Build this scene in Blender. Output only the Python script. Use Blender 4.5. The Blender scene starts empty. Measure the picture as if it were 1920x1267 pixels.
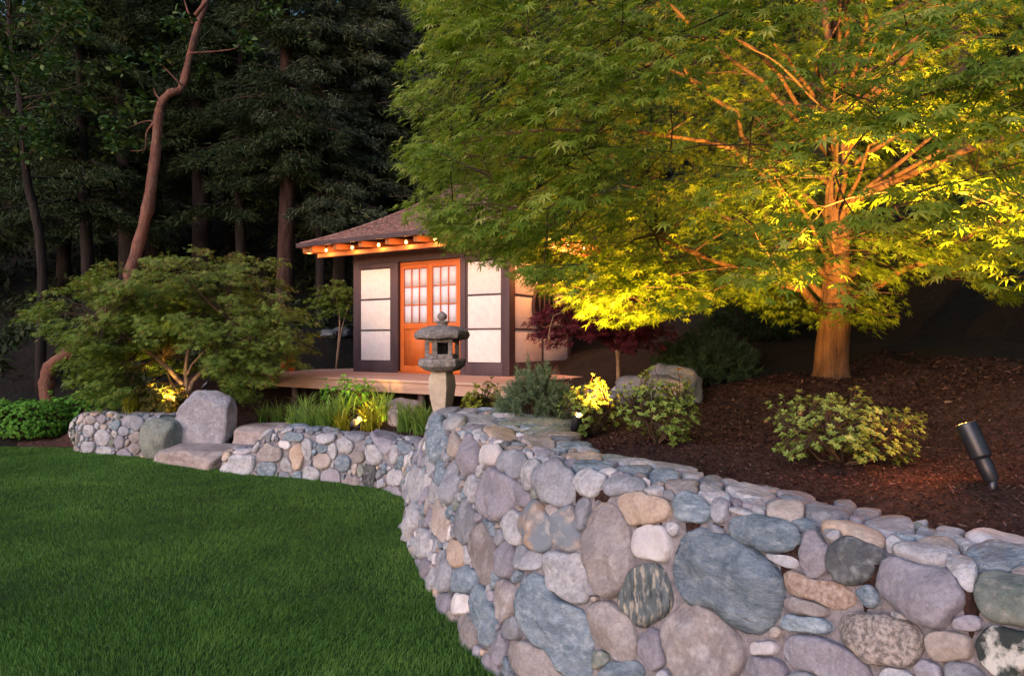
import bpy, math, random
import numpy as np
from mathutils import Vector, Matrix, noise as mnoise

rng = np.random.default_rng(7)
random.seed(7)
sc = bpy.context.scene
R = math.radians

# ------------------------------------------------------------------ camera, sky, light, exposure
FPX, CX, HY, EYE = 1278.0, 960.0, 640.0, 1.6          # focal length and horizon of the photograph, eye height
cam_data = bpy.data.cameras.new("camera")
cam_data.sensor_width = 36.0
cam_data.lens = 36.0 * FPX / 1920.0
cam_data.shift_y = 0.0034
cam_data.clip_start = 0.05
cam_data.clip_end = 600.0
cam = bpy.data.objects.new("camera", cam_data)
sc.collection.objects.link(cam)
cam.location = (0.0, 0.0, EYE)
cam.rotation_euler = (R(90), 0, 0)
sc.camera = cam

SUN_EL, SUN_AZ = R(24), R(215)                          # glow after sunset, from behind and left of the camera
world = bpy.data.worlds.new("World")
sc.world = world
world.use_nodes = True
wn, wl = world.node_tree.nodes, world.node_tree.links
bg = wn["Background"]
sky = wn.new("ShaderNodeTexSky")
sky.sky_type = 'NISHITA'
sky.sun_disc = False
sky.sun_elevation = R(3.0)
sky.sun_rotation = SUN_AZ
sky.dust_density = 3.0
sky.ozone_density = 2.0
wl.new(sky.outputs[0], bg.inputs[0])
bg.inputs[1].default_value = 0.145

sd = bpy.data.lights.new("dusk_glow", 'SUN')
sd.energy = 0.50
sd.angle = R(50)
sd.color = (0.95, 0.85, 1.0)
so = bpy.data.objects.new("dusk_glow", sd)
sc.collection.objects.link(so)
sdir = Vector((math.sin(SUN_AZ) * math.cos(SUN_EL), math.cos(SUN_AZ) * math.cos(SUN_EL), math.sin(SUN_EL)))
so.rotation_euler = sdir.to_track_quat('Z', 'Y').to_euler()

sc.view_settings.view_transform = 'Standard'
sc.view_settings.look = 'None'
sc.view_settings.gamma = 1.0
sc.view_settings.exposure = 2.12
sc.view_settings.use_curve_mapping = False
try:
    sc.cycles.use_denoising = True
    sc.cycles.max_bounces = 5
    sc.cycles.transparent_max_bounces = 4
    sc.cycles.diffuse_bounces = 3
    sc.cycles.glossy_bounces = 2
    sc.cycles.transmission_bounces = 3
    sc.cycles.sample_clamp_indirect = 4.0
    sc.cycles.use_light_tree = True
except Exception:
    pass

# ------------------------------------------------------------------ helpers
def at(px, py, Y):
    """point of the world that the photo shows at pixel (px, py), Y metres in front of the camera"""
    return np.array([(px - CX) / FPX * Y, Y, EYE - (py - HY) / FPX * Y])

def tag(o, label=None, cat=None, group=None, kind=None):
    if label: o["label"] = label
    if cat: o["category"] = cat
    if group: o["group"] = group
    if kind: o["kind"] = kind
    return o

def link(o, parent=None):
    sc.collection.objects.link(o)
    if parent is not None:
        o.parent = parent
    return o

def empty(name, loc, rz=0.0):
    o = bpy.data.objects.new(name, None)
    o.empty_display_size = 0.2
    o.location = tuple(loc)
    o.rotation_euler = (0, 0, rz)
    return link(o)

def np_mesh(name, V, F, smooth=False, var=None):
    """V (n,3); F list of index arrays, each (m,k)"""
    V = np.asarray(V, dtype=np.float32)
    if isinstance(F, np.ndarray): F = [F]
    F = [np.asarray(f, dtype=np.int32) for f in F if len(f)]
    me = bpy.data.meshes.new(name)
    me.vertices.add(len(V)); me.vertices.foreach_set("co", V.ravel())
    idx = np.concatenate([f.ravel() for f in F])
    tot = np.concatenate([np.full(len(f), f.shape[1], dtype=np.int32) for f in F])
    start = np.concatenate([[0], np.cumsum(tot)[:-1]]).astype(np.int32)
    me.loops.add(len(idx)); me.loops.foreach_set("vertex_index", idx)
    me.polygons.add(len(tot))
    me.polygons.foreach_set("loop_start", start); me.polygons.foreach_set("loop_total", tot)
    if smooth: me.polygons.foreach_set("use_smooth", np.ones(len(tot), dtype=bool))
    if var is not None:
        a = me.attributes.new("var", 'FLOAT', 'POINT')
        a.data.foreach_set("value", np.asarray(var, dtype=np.float32))
    me.update(calc_edges=True)
    return me

def obj(name, me, mat=None, parent=None, loc=None):
    o = bpy.data.objects.new(name, me)
    if mat is not None and len(me.materials) == 0: me.materials.append(mat)
    if loc is not None: o.location = tuple(loc)
    return link(o, parent)

class MB:
    """collects boxes, tubes and loose faces of ONE piece and builds them as one mesh"""
    def __init__(s): s.V = []; s.F3 = []; s.F4 = []; s.n = 0
    def add(s, V, F):
        V = np.asarray(V, float); F = np.asarray(F, int)
        s.V.append(V)
        if len(F): (s.F3 if F.shape[1] == 3 else s.F4).append(F + s.n)
        s.n += len(V)
    def box(s, x0, x1, y0, y1, z0, z1):
        V = [(x0,y0,z0),(x1,y0,z0),(x1,y1,z0),(x0,y1,z0),(x0,y0,z1),(x1,y0,z1),(x1,y1,z1),(x0,y1,z1)]
        F = [(0,3,2,1),(4,5,6,7),(0,1,5,4),(1,2,6,5),(2,3,7,6),(3,0,4,7)]
        s.add(V, F); return s
    def beam(s, a, b, w, h, up=(0,0,1)):
        a = np.asarray(a, float); b = np.asarray(b, float); d = b - a; d /= np.linalg.norm(d)
        sd_ = np.cross(d, up); sd_ /= np.linalg.norm(sd_) + 1e-9; u = np.cross(sd_, d)
        V = []
        for p in (a, b):
            for i, j in ((-1,-1),(1,-1),(1,1),(-1,1)): V.append(p + sd_*i*w/2 + u*j*h/2)
        s.add(V, [(0,1,2,3),(7,6,5,4),(0,4,5,1),(1,5,6,2),(2,6,7,3),(3,7,4,0)]); return s
    def tube(s, pts, rad, k=8, cap=True, jit=0.0):
        pts = np.asarray(pts, float); n = len(pts)
        rad = np.full(n, rad) if np.isscalar(rad) else np.asarray(rad, float)
        T = np.gradient(pts, axis=0); T /= np.linalg.norm(T, axis=1)[:, None] + 1e-9
        ref = np.array([0., 0., 1.]) if abs(T[0][2]) < .9 else np.array([1., 0., 0.])
        V = []
        u = np.cross(T[0], ref); u /= np.linalg.norm(u)
        for i in range(n):
            u = u - T[i]*np.dot(u, T[i]); u /= np.linalg.norm(u) + 1e-9
            w = np.cross(T[i], u)
            for j in range(k):
                t = 2*math.pi*j/k
                r = rad[i]*(1 + (jit*random.uniform(-1, 1) if jit else 0))
                V.append(pts[i] + r*(u*math.cos(t) + w*math.sin(t)))
        F = []
        for i in range(n-1):
            for j in range(k):
                F.append((i*k+j, i*k+(j+1) % k, (i+1)*k+(j+1) % k, (i+1)*k+j))
        base = s.n
        s.add(V, F)
        if cap:
            s.V.append(np.array([pts[0], pts[-1]])); s.n += 2
            s.F3.append(np.array([(base+(j+1) % k, base+j, base+n*k) for j in range(k)] +
                                 [(base+(n-1)*k+j, base+(n-1)*k+(j+1) % k, base+n*k+1) for j in range(k)]))
        return s
    def lathe(s, prof, k=16, c=(0, 0, 0), ang=0.0, sq=None):
        V = []
        for r, z in prof:
            for j in range(k):
                t = 2*math.pi*j/k + ang
                V.append((c[0]+r*math.cos(t), c[1]+r*math.sin(t), c[2]+z))
        n = len(prof); F = []
        for i in range(n-1):
            for j in range(k): F.append((i*k+j, i*k+(j+1) % k, (i+1)*k+(j+1) % k, (i+1)*k+j))
        s.add(V, F); return s
    def mesh(s, name, smooth=False, var=None):
        F = []
        if s.F3: F.append(np.concatenate(s.F3))
        if s.F4: F.append(np.concatenate(s.F4))
        return np_mesh(name, np.concatenate(s.V), F, smooth, var)
    def build(s, name, mat, parent=None, loc=None, smooth=False, bevel=0.0):
        o = obj(name, s.mesh(name, smooth), mat, parent, loc)
        if bevel:
            m = o.modifiers.new("edge", 'BEVEL'); m.width = bevel; m.segments = 2; m.limit_method = 'ANGLE'
        return o

def catmull(P, n):
    P = np.asarray(P, float); m = len(P)
    Q = np.vstack([2*P[0]-P[1], P, 2*P[-1]-P[-2]]); out = []
    t = np.linspace(0, m-1-1e-9, n)
    i = t.astype(int); f = (t - i)[:, None]
    p0, p1, p2, p3 = Q[i], Q[i+1], Q[i+2], Q[i+3]
    return .5*((2*p1)+(-p0+p2)*f+(2*p0-5*p1+4*p2-p3)*f*f+(-p0+3*p1-3*p2+p3)*f**3)

def noise3(V, s, seed=0.0):
    return np.array([mnoise.noise(Vector((v[0]*s+seed, v[1]*s-seed*.7, v[2]*s+seed*.3))) for v in V])

def smooth01(x): x = np.clip(x, 0, 1); return x*x*(3-2*x)

# ------------------------------------------------------------------ materials
def mat(name, c1, c2=None, scale=5.0, rough=.8, bump=0.0, bscale=None, detail=4.0, stretch=None, c3=None, ramp=(.35, .65),
        spec=.3, metal=0.0, rand=0.0, grain=0.0, emit=None, estr=0.0, alpha=None, coords='Object', vscale=None):
    m = bpy.data.materials.new(name); m.use_nodes = True
    N, L = m.node_tree.nodes, m.node_tree.links
    b = N["Principled BSDF"]
    b.inputs["Roughness"].default_value = rough
    b.inputs["Specular IOR Level"].default_value = spec
    b.inputs["Metallic"].default_value = metal
    b.inputs["Base Color"].default_value = (*c1, 1)
    tc = N.new("ShaderNodeTexCoord"); src = tc.outputs[coords]
    oi = N.new("ShaderNodeObjectInfo")
    ad = N.new("ShaderNodeVectorMath"); ad.operation = 'MULTIPLY_ADD'
    cmb = N.new("ShaderNodeCombineXYZ")
    for i in range(3): L.new(oi.outputs["Random"], cmb.inputs[i])
    L.new(cmb.outputs[0], ad.inputs[0]); ad.inputs[1].default_value = (37, 53, 71); L.new(src, ad.inputs[2])
    vec = ad.outputs[0]
    if stretch:
        mp = N.new("ShaderNodeMapping"); mp.inputs["Scale"].default_value = stretch
        L.new(vec, mp.inputs[0]); vec = mp.outputs[0]
    if c2 is not None:
        nz = N.new("ShaderNodeTexNoise"); nz.inputs["Scale"].default_value = scale; nz.inputs["Detail"].default_value = detail
        nz.inputs["Roughness"].default_value = .62
        L.new(vec, nz.inputs["Vector"])
        rp = N.new("ShaderNodeValToRGB"); e = rp.color_ramp.elements
        e[0].position, e[1].position = ramp; e[0].color = (*c1, 1); e[1].color = (*c2, 1)
        L.new(nz.outputs[0], rp.inputs[0]); col = rp.outputs[0]
        if c3 is not None:
            n3 = N.new("ShaderNodeTexNoise"); n3.inputs["Scale"].default_value = scale*(vscale or 4.7); n3.inputs["Detail"].default_value = 3
            L.new(vec, n3.inputs["Vector"])
            r3 = N.new("ShaderNodeValToRGB"); r3.color_ramp.elements[0].position = .50; r3.color_ramp.elements[1].position = .78
            L.new(n3.outputs[0], r3.inputs[0])
            mx = N.new("ShaderNodeMix"); mx.data_type = 'RGBA'; L.new(r3.outputs[0], mx.inputs[0])
            L.new(col, mx.inputs[6]); mx.inputs[7].default_value = (*c3, 1); col = mx.outputs[2]
        if rand:
            hs = N.new("ShaderNodeHueSaturation"); mr = N.new("ShaderNodeMapRange")
            L.new(oi.outputs["Random"], mr.inputs[0]); mr.inputs[3].default_value = 1-rand; mr.inputs[4].default_value = 1+rand
            L.new(mr.outputs[0], hs.inputs["Value"]); L.new(col, hs.inputs["Color"]); col = hs.outputs[0]
        if grain:
            ng = N.new("ShaderNodeTexNoise"); ng.inputs["Scale"].default_value = 55; ng.inputs["Detail"].default_value = 5; ng.inputs["Roughness"].default_value = .75
            L.new(vec, ng.inputs["Vector"])
            gr = N.new("ShaderNodeMapRange"); L.new(ng.outputs[0], gr.inputs[0]); gr.inputs[1].default_value = .32; gr.inputs[2].default_value = .68
            gr.inputs[3].default_value = 1-grain; gr.inputs[4].default_value = 1+grain
            hg = N.new("ShaderNodeHueSaturation"); L.new(gr.outputs[0], hg.inputs["Value"]); L.new(col, hg.inputs["Color"]); col = hg.outputs[0]
        L.new(col, b.inputs["Base Color"])
    if bump:
        nb = N.new("ShaderNodeTexNoise"); nb.inputs["Scale"].default_value = bscale or scale*3; nb.inputs["Detail"].default_value = 6
        nb.inputs["Roughness"].default_value = .65
        L.new(vec, nb.inputs["Vector"])
        bp = N.new("ShaderNodeBump"); bp.inputs["Strength"].default_value = 1.0; bp.inputs["Distance"].default_value = bump*1.3
        L.new(nb.outputs[0], bp.inputs["Height"]); L.new(bp.outputs[0], b.inputs["Normal"])
    if emit:
        b.inputs["Emission Color"].default_value = (*emit, 1); b.inputs["Emission Strength"].default_value = estr
    return m

def leaf_mat(name, cols, rough=.55, trans=.35, tcol=None, spec=.25):
    """cols: list of (pos, rgb) over the per-leaf 'var' attribute"""
    m = bpy.data.materials.new(name); m.use_nodes = True
    N, L = m.node_tree.nodes, m.node_tree.links
    b = N["Principled BSDF"]; out = N["Material Output"]
    b.inputs["Roughness"].default_value = rough; b.inputs["Specular IOR Level"].default_value = spec
    a = N.new("ShaderNodeAttribute"); a.attribute_name = "var"
    rp = N.new("ShaderNodeValToRGB"); e = rp.color_ramp.elements
    e[0].position, e[0].color = cols[0][0], (*cols[0][1], 1)
    e[1].position, e[1].color = cols[-1][0], (*cols[-1][1], 1)
    for p, c in cols[1:-1]:
        x = e.new(p); x.color = (*c, 1)
    L.new(a.outputs["Fac"], rp.inputs[0])
    L.new(rp.outputs[0], b.inputs["Base Color"])
    t = N.new("ShaderNodeBsdfTranslucent")
    tm = N.new("ShaderNodeMix"); tm.data_type = 'RGBA'; tm.blend_type = 'MULTIPLY'; tm.inputs[0].default_value = 1.0
    L.new(rp.outputs[0], tm.inputs[6]); tm.inputs[7].default_value = (*(tcol or (1.3, 1.25, .6)), 1)
    L.new(tm.outputs[2], t.inputs[0])
    mx = N.new("ShaderNodeMixShader"); mx.inputs[0].default_value = trans
    L.new(b.outputs[0], mx.inputs[1]); L.new(t.outputs[0], mx.inputs[2]); L.new(mx.outputs[0], out.inputs[0])
    return m

M = {}
# river stones and fieldstones
M['slate_blue']  = mat('slate_blue',  (0.138,0.187,0.245), (0.258,0.325,0.409), 7, .75, .024, 13, stretch=(1,1,2.2), c3=(0.386,0.453,0.534), rand=.22, vscale=2.5, grain=0.25)
M['grey_stone']  = mat('grey_stone',  (0.184,0.197,0.240), (0.317,0.335,0.398), 6, .8, .014, 22, rand=.2, grain=0.25)
M['lilac_stone'] = mat('lilac_stone', (0.216,0.207,0.256), (0.308,0.300,0.365), 5, .78, .011, 24, rand=.2, grain=0.25)
M['light_stone'] = mat('light_stone', (0.331,0.340,0.392), (0.497,0.512,0.578), 8, .82, .016, 20, c3=(0.258,0.246,0.262), rand=.12, vscale=3, grain=0.25)
M['white_stone'] = mat('white_stone', (0.506,0.473,0.512), (0.662,0.650,0.698), 7, .7, .007, 22, rand=.08, grain=0.08)
M['tan_stone']   = mat('tan_stone',   (0.322,0.276,0.262), (0.442,0.394,0.392), 6, .82, .004, 40, rand=.14, grain=0.25)
M['peach_stone'] = mat('peach_stone', (0.405,0.305,0.251), (0.515,0.424,0.371), 6, .8, .005, 30, rand=.1, grain=0.25)
M['brown_stone'] = mat('brown_stone', (0.216,0.192,0.202), (0.322,0.295,0.311), 6, .8, .007, 30, c3=(0.386,0.364,0.382), rand=.18, vscale=3, grain=0.25)
M['rust_stone']  = mat('rust_stone',  (0.184,0.217,0.273), (0.386,0.266,0.185), 8, .8, .012, 20, c3=(0.460,0.453,0.469), ramp=(.48,.66), rand=.1, vscale=2)
M['dark_stone']  = mat('dark_stone',  (0.051,0.059,0.071), (0.110,0.118,0.131), 9, .7, .006, 30, c3=(0.230,0.246,0.262), rand=.2, vscale=3, grain=0.3)
M['granite']     = mat('granite',     (.17,.15,.15), (.44,.39,.38), 75, .8, .006, 60, ramp=(.38,.64), detail=2)
M['speckled']    = mat('speckled',    (.24,.16,.13), (.45,.37,.34), 60, .8, .006, 60, ramp=(.36,.66), detail=4)
M['gneiss']      = mat('gneiss',      (.035,.045,.045), (.58,.58,.57), 13, .7, .007, 40, ramp=(.46,.56), detail=8)
M['streaked']    = mat('streaked',    (.05,.065,.075), (.15,.18,.20), 14, .6, .010, 20, c3=(.60,.53,.44), stretch=(3.4,1,.8), vscale=1.6)
M['green_stone'] = mat('green_stone', (0.129,0.163,0.158), (0.239,0.266,0.251), 9, .8, .008, 24, c3=(0.331,0.325,0.316), rand=.15, grain=0.25)
M['mortar']      = mat('mortar', (0.189,0.178,0.202), (0.313,0.293,0.326), 14, .95, .012, 55, grain=0.25)
M['boulder']     = mat('boulder', (0.239,0.241,0.289), (0.368,0.374,0.436), 7, .85, .020, 13, c3=(0.221,0.207,0.229), rand=.1, vscale=3, grain=0.25)
M['slab_stone']  = mat('slab_stone', (0.307,0.262,0.262), (0.437,0.386,0.396), 5, .88, .015, 18, c3=(0.233,0.188,0.182), rand=.08, vscale=2.5, grain=0.25)
M['lantern']     = mat('lantern', (.16,.15,.155), (.34,.32,.33), 16, .9, .010, 45, c3=(.11,.11,.11), vscale=2.2, grain=0.17)
M['lantern_pale'] = mat('lantern_pale', (.42,.36,.29), (.55,.48,.40), 12, .9, .008, 40)
# ground
M['mulch']   = mat('mulch', (.028,.013,.012), (.078,.038,.035), 16, .95, .03, 38, c3=(.10,.05,.04), vscale=3.5)
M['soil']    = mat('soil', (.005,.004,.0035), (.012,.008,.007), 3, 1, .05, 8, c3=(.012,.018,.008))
M['lawn']    = mat('lawn', (.020,.052,.012), (.040,.095,.020), 3, 1, .02, 90)
# wood, paint
M['dark_wood'] = mat('dark_wood', (.062,.040,.048), (.095,.062,.074), 4, .6, .0015, 60, stretch=(1,1,.15))
M['cedar']   = mat('cedar', (.52,.115,.022), (.62,.165,.036), 6, .55, .001, 60, stretch=(1,1,.12))
M['rafter']  = mat('rafter', (.34,.12,.045), (.44,.18,.075), 6, .6, .001, 60, stretch=(.2,.2,1))
M['deck']    = mat('deck', (.40,.255,.20), (.55,.38,.31), 5, .75, .002, 50, stretch=(.12,1,1), rand=.10)
M['plaster'] = mat('plaster', (.73,.67,.66), (.81,.76,.75), 12, .9, .002, 80, rand=.03)
M['shoji']   = mat('shoji', (.66,.65,.76), (.72,.71,.82), 3, .6, 0, rand=.02, spec=.2)
M['shingle'] = mat('shingle', (.17,.088,.075), (.31,.175,.155), 9, .9, .006, 40, c3=(.36,.24,.22), vscale=2)
M['dark_metal'] = mat('dark_metal', (.035,.037,.048), (.05,.052,.065), 20, .38, .0004, 120, spec=.6, metal=.6)
M['dark_glass'] = mat('dark_glass', (.012,.012,.014), None, rough=.12, spec=.5)
M['dark_hollow'] = mat('dark_hollow', (.012,.011,.011), None, rough=.9)
# bark
M['maple_bark'] = mat('maple_bark', (.075,.042,.026), (.17,.10,.060), 14, .9, .018, 40, stretch=(1,1,.22))
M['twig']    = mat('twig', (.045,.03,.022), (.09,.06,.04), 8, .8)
M['small_bark'] = mat('small_bark', (.26,.16,.10), (.38,.26,.18), 12, .8, .004, 50)
M['madrone'] = mat('madrone', (.10,.036,.026), (.21,.085,.060), 5, .65, .030, 16, c3=(.19,.14,.10), stretch=(1,1,.5))
M['fir_bark'] = mat('fir_bark', (.010,.008,.008), (.030,.022,.021), 9, .95, .03, 16, stretch=(1,1,.2))
M['fir_bark_red'] = mat('fir_bark_red', (.028,.015,.014), (.080,.042,.038), 9, .95, .03, 16, stretch=(1,1,.2))
# foliage
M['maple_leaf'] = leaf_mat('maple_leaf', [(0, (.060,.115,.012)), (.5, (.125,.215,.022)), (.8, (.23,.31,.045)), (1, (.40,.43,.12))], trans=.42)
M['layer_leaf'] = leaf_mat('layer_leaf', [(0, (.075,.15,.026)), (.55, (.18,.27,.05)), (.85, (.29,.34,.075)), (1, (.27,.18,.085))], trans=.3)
M['red_leaf'] = leaf_mat('red_leaf', [(0, (.10,.024,.042)), (.6, (.26,.055,.09)), (1, (.40,.10,.13))], trans=.25, tcol=(1.4, .7, .6))
M['madrone_leaf'] = leaf_mat('madrone_leaf', [(0, (.016,.040,.012)), (.6, (.055,.12,.03)), (1, (.22,.25,.08))], trans=.2)
M['fir_needle'] = leaf_mat('fir_needle', [(0, (.024,.040,.017)), (.6, (.048,.076,.030)), (1, (.085,.115,.048))], rough=.8, trans=.1)
M['pale_needle'] = leaf_mat('pale_needle', [(0, (.040,.055,.033)), (.6, (.095,.12,.07)), (1, (.17,.20,.12))], rough=.8, trans=.1)
M['under'] = leaf_mat('under', [(0, (.014,.024,.010)), (.7, (.034,.054,.020)), (1, (.07,.07,.035))], rough=.8, trans=.1)
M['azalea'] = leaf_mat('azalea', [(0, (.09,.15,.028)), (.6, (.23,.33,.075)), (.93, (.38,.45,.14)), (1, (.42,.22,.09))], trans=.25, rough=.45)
M['boxwood'] = leaf_mat('boxwood', [(0, (.05,.15,.022)), (.6, (.14,.37,.045)), (1, (.26,.52,.08))], trans=.2)
M['blue_pine'] = leaf_mat('blue_pine', [(0, (.05,.09,.055)), (.6, (.13,.20,.12)), (1, (.22,.30,.18))], trans=.12)
M['dark_pine'] = leaf_mat('dark_pine', [(0, (.022,.048,.024)), (.6, (.055,.105,.05)), (1, (.11,.17,.08))], trans=.1)
M['gold_spirea'] = leaf_mat('gold_spirea', [(0, (.12,.15,.02)), (.6, (.24,.28,.035)), (1, (.36,.38,.07))], trans=.3)
M['blade'] = leaf_mat('blade', [(0, (.07,.15,.03)), (.6, (.21,.36,.08)), (1, (.36,.50,.13))], trans=.35)
M['lit_yellow_blade'] = leaf_mat('lit_yellow_blade', [(0, (.20,.22,.02)), (.6, (.42,.43,.04)), (1, (.58,.56,.09))], trans=.4)  # yellow of the lamp light put into the blade colour
M['brown_fern'] = leaf_mat('brown_fern', [(0, (.07,.07,.018)), (.6, (.13,.14,.03)), (1, (.20,.14,.05))], trans=.2)
M['lawn_blade'] = leaf_mat('lawn_blade', [(0, (.065,.155,.028)), (.6, (.12,.27,.048)), (1, (.21,.36,.08))], trans=.3, rough=.6)

# ------------------------------------------------------------------ the retaining walls' course
TALL = np.array([(2.35,-.50),(1.62,.65),(.96,1.68),(.53,2.36),(.20,2.85),(-.08,3.27),(-.35,3.92),(-.55,4.48),(-.75,5.13),(-.97,5.90)])
MIDW = np.array([(-.93,6.02),(-.98,6.50),(-1.10,6.95),(-1.42,7.38),(-1.95,7.72),(-2.6,8.02),(-3.15,8.20),(-3.62,8.42)])
LEFTW = np.array([(-4.86,9.30),(-5.2,9.45),(-5.9,9.72),(-6.35,9.95),(-6.52,10.2)])

CTRL = np.array([
 (1.5,2.0,.93),(1.0,2.8,.92),(.45,3.8,.90),(0,5.0,.86),(-.35,5.7,.84),(.85,4.0,1.00),(1.5,3.2,1.02),(1.85,2.6,1.03),(2.9,6.2,1.25),(2.2,1.2,1.03),
 (3.2,2.5,1.25),(3.6,4.2,1.42),(1.0,6.0,1.02),(1.5,8,1.03),(1.8,10,1.02),(4.5,6.5,1.58),(4.0,5.2,1.46),(5.0,5.0,1.65),(4.2,3.4,1.45),(5.2,7.2,1.8),(3.6,9,1.60),(5.5,9.5,2.6),(2.8,12.5,1.5),(3.2,0,1.2),
 (-.6,6.6,.60),(-.9,7.6,.50),(-1.9,8.2,.47),(-2.9,8.7,.44),(-1.2,9,.62),(-2.5,10,.62),(-3.9,9.9,.28),(-3.75,9.2,.10),(-3.3,8.9,.14),(-4.25,9.35,.10),(-3.9,9.5,.12),(-3.6,10.6,.48),(-5,9.9,.50),(-6.2,10.5,.48),(-5,10.8,.68),
 (-2,13,.85),(-1,16,1.2),(-5,13,1.1),(-7.2,10.5,.06),(-8.5,10.7,.06),(-12,11,.08),(-8,12.2,.4),(-5,16,1.9),(-9,16,1.9),(0,8,.72),(-14,16,1.6),(2,16,1.8)])
def ground(x, y):
    x = np.asarray(x, float); y = np.asarray(y, float); shp = x.shape
    X = x.ravel(); Y = y.ravel()
    out = np.empty(len(X))
    for s in range(0, len(X), 20000):
        xs, ys = X[s:s+20000], Y[s:s+20000]
        d2 = (xs[:, None]-CTRL[:, 0])**2 + (ys[:, None]-CTRL[:, 1])**2
        w = 1/(d2+.12)**2
        out[s:s+20000] = (w*CTRL[:, 2]).sum(1)/w.sum(1)
    hill = .66*np.maximum(0, Y-18.0) + .55*np.maximum(0, (X-4.2)*.85+(Y-6.0)*.35-.7)*(Y > -5)
    hill = np.minimum(hill, 34)
    return (out + hill).reshape(shp)
def gz(x, y): return float(ground(np.array([x]), np.array([y]))[0])

def inside(poly, x, y):
    poly = np.asarray(poly); c = np.zeros(x.shape, bool); j = len(poly)-1
    for i in range(len(poly)):
        xi, yi = poly[i]; xj, yj = poly[j]
        k = ((yi > y) != (yj > y)) & (x < (xj-xi)*(y-yi)/(yj-yi+1e-12)+xi)
        c ^= k; j = i
    return c
def offset_path(P, d):
    P = np.asarray(P, float); T = np.gradient(P, axis=0); T /= np.linalg.norm(T, axis=1)[:, None]
    return P + d*np.stack([T[:, 1], -T[:, 0]], 1)
_tall = catmull(TALL, 60); _mid = catmull(MIDW, 40); _left = catmull(LEFTW, 24)
def lawn_poly(d_in, leftd=0.0):
    return np.vstack([[(3.2, -6), (2.9, -1.6)], offset_path(_tall, d_in)[1:-2], offset_path(_mid, d_in)[3:], [(-4.15, 8.85+d_in)],
                      offset_path(_left, d_in), [(-6.9, 10.28+leftd), (-8.2, 10.38+leftd), (-12, 10.9+leftd), (-40, 14), (-40, -30), (6, -30)]])
# ------------------------------------------------------------------ ground, lawn
def build_ground():
    xs = np.concatenate([np.linspace(-70, -13, 20), np.arange(-12.5, -7.6, .3), np.arange(-7.5, 4.6, .075), np.arange(4.8, 12, .3), np.linspace(13, 70, 18)])
    ys = np.concatenate([np.linspace(-12, -.6, 12), np.arange(-.3, 12.6, .08), np.arange(12.8, 24, .3), np.linspace(25, 90, 22)])
    X, Y = np.meshgrid(xs, ys)
    Z = ground(X, Y)
    fine = np.array([mnoise.noise(Vector((a*2.3, b*2.3, 3))) * .035 + mnoise.noise(Vector((a*7, b*7, 9))) * .018 for a, b in zip(X.ravel(), Y.ravel())]).reshape(X.shape)
    rough = np.array([mnoise.noise(Vector((a*.35, b*.35, 30))) * .5 for a, b in zip(X.ravel(), Y.ravel())]).reshape(X.shape)
    Z = Z + fine + rough*smooth01((Y-15)/8)
    lawn = inside(lawn_poly(.24, .0), X, Y)
    Z = np.where(lawn, -.45, np.maximum(Z, .03))
    n, m = X.shape
    V = np.stack([X.ravel(), Y.ravel(), Z.ravel()], 1)
    i = np.arange(n-1)[:, None]*m + np.arange(m-1)[None, :]
    F = np.stack([i, i+1, i+m+1, i+m], -1).reshape(-1, 4)
    keep = ~lawn.ravel()[F].all(1)
    F = F[keep]
    cent = V[F].mean(1)
    far = (cent[:, 1] > 13.5) | (cent[:, 0] > 3.7) | ((cent[:, 1] > 6.9) & (cent[:, 0] > .8)) | (cent[:, 0] < -7.5)  # slope by the maple too: its shade goes into the near-black soil colour
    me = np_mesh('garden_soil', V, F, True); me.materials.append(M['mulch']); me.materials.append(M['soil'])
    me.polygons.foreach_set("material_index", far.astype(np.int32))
    tag(obj('garden_ground', me), kind='structure')
    P = np.array([(-90, -60, 0), (90, -60, 0), (90, 100, 0), (-90, 100, 0)], float)
    gx = np.linspace(-90, 90, 61); gy = np.linspace(-60, 100, 61)
    X, Y = np.meshgrid(gx, gy); V = np.stack([X.ravel(), Y.ravel(), 0*X.ravel()], 1)
    i = np.arange(60)[:, None]*61 + np.arange(60)[None, :]
    tag(obj('lawn', np_mesh('lawn', V, np.stack([i, i+1, i+62, i+61], -1).reshape(-1, 4)), M['lawn']), kind='structure')

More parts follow.
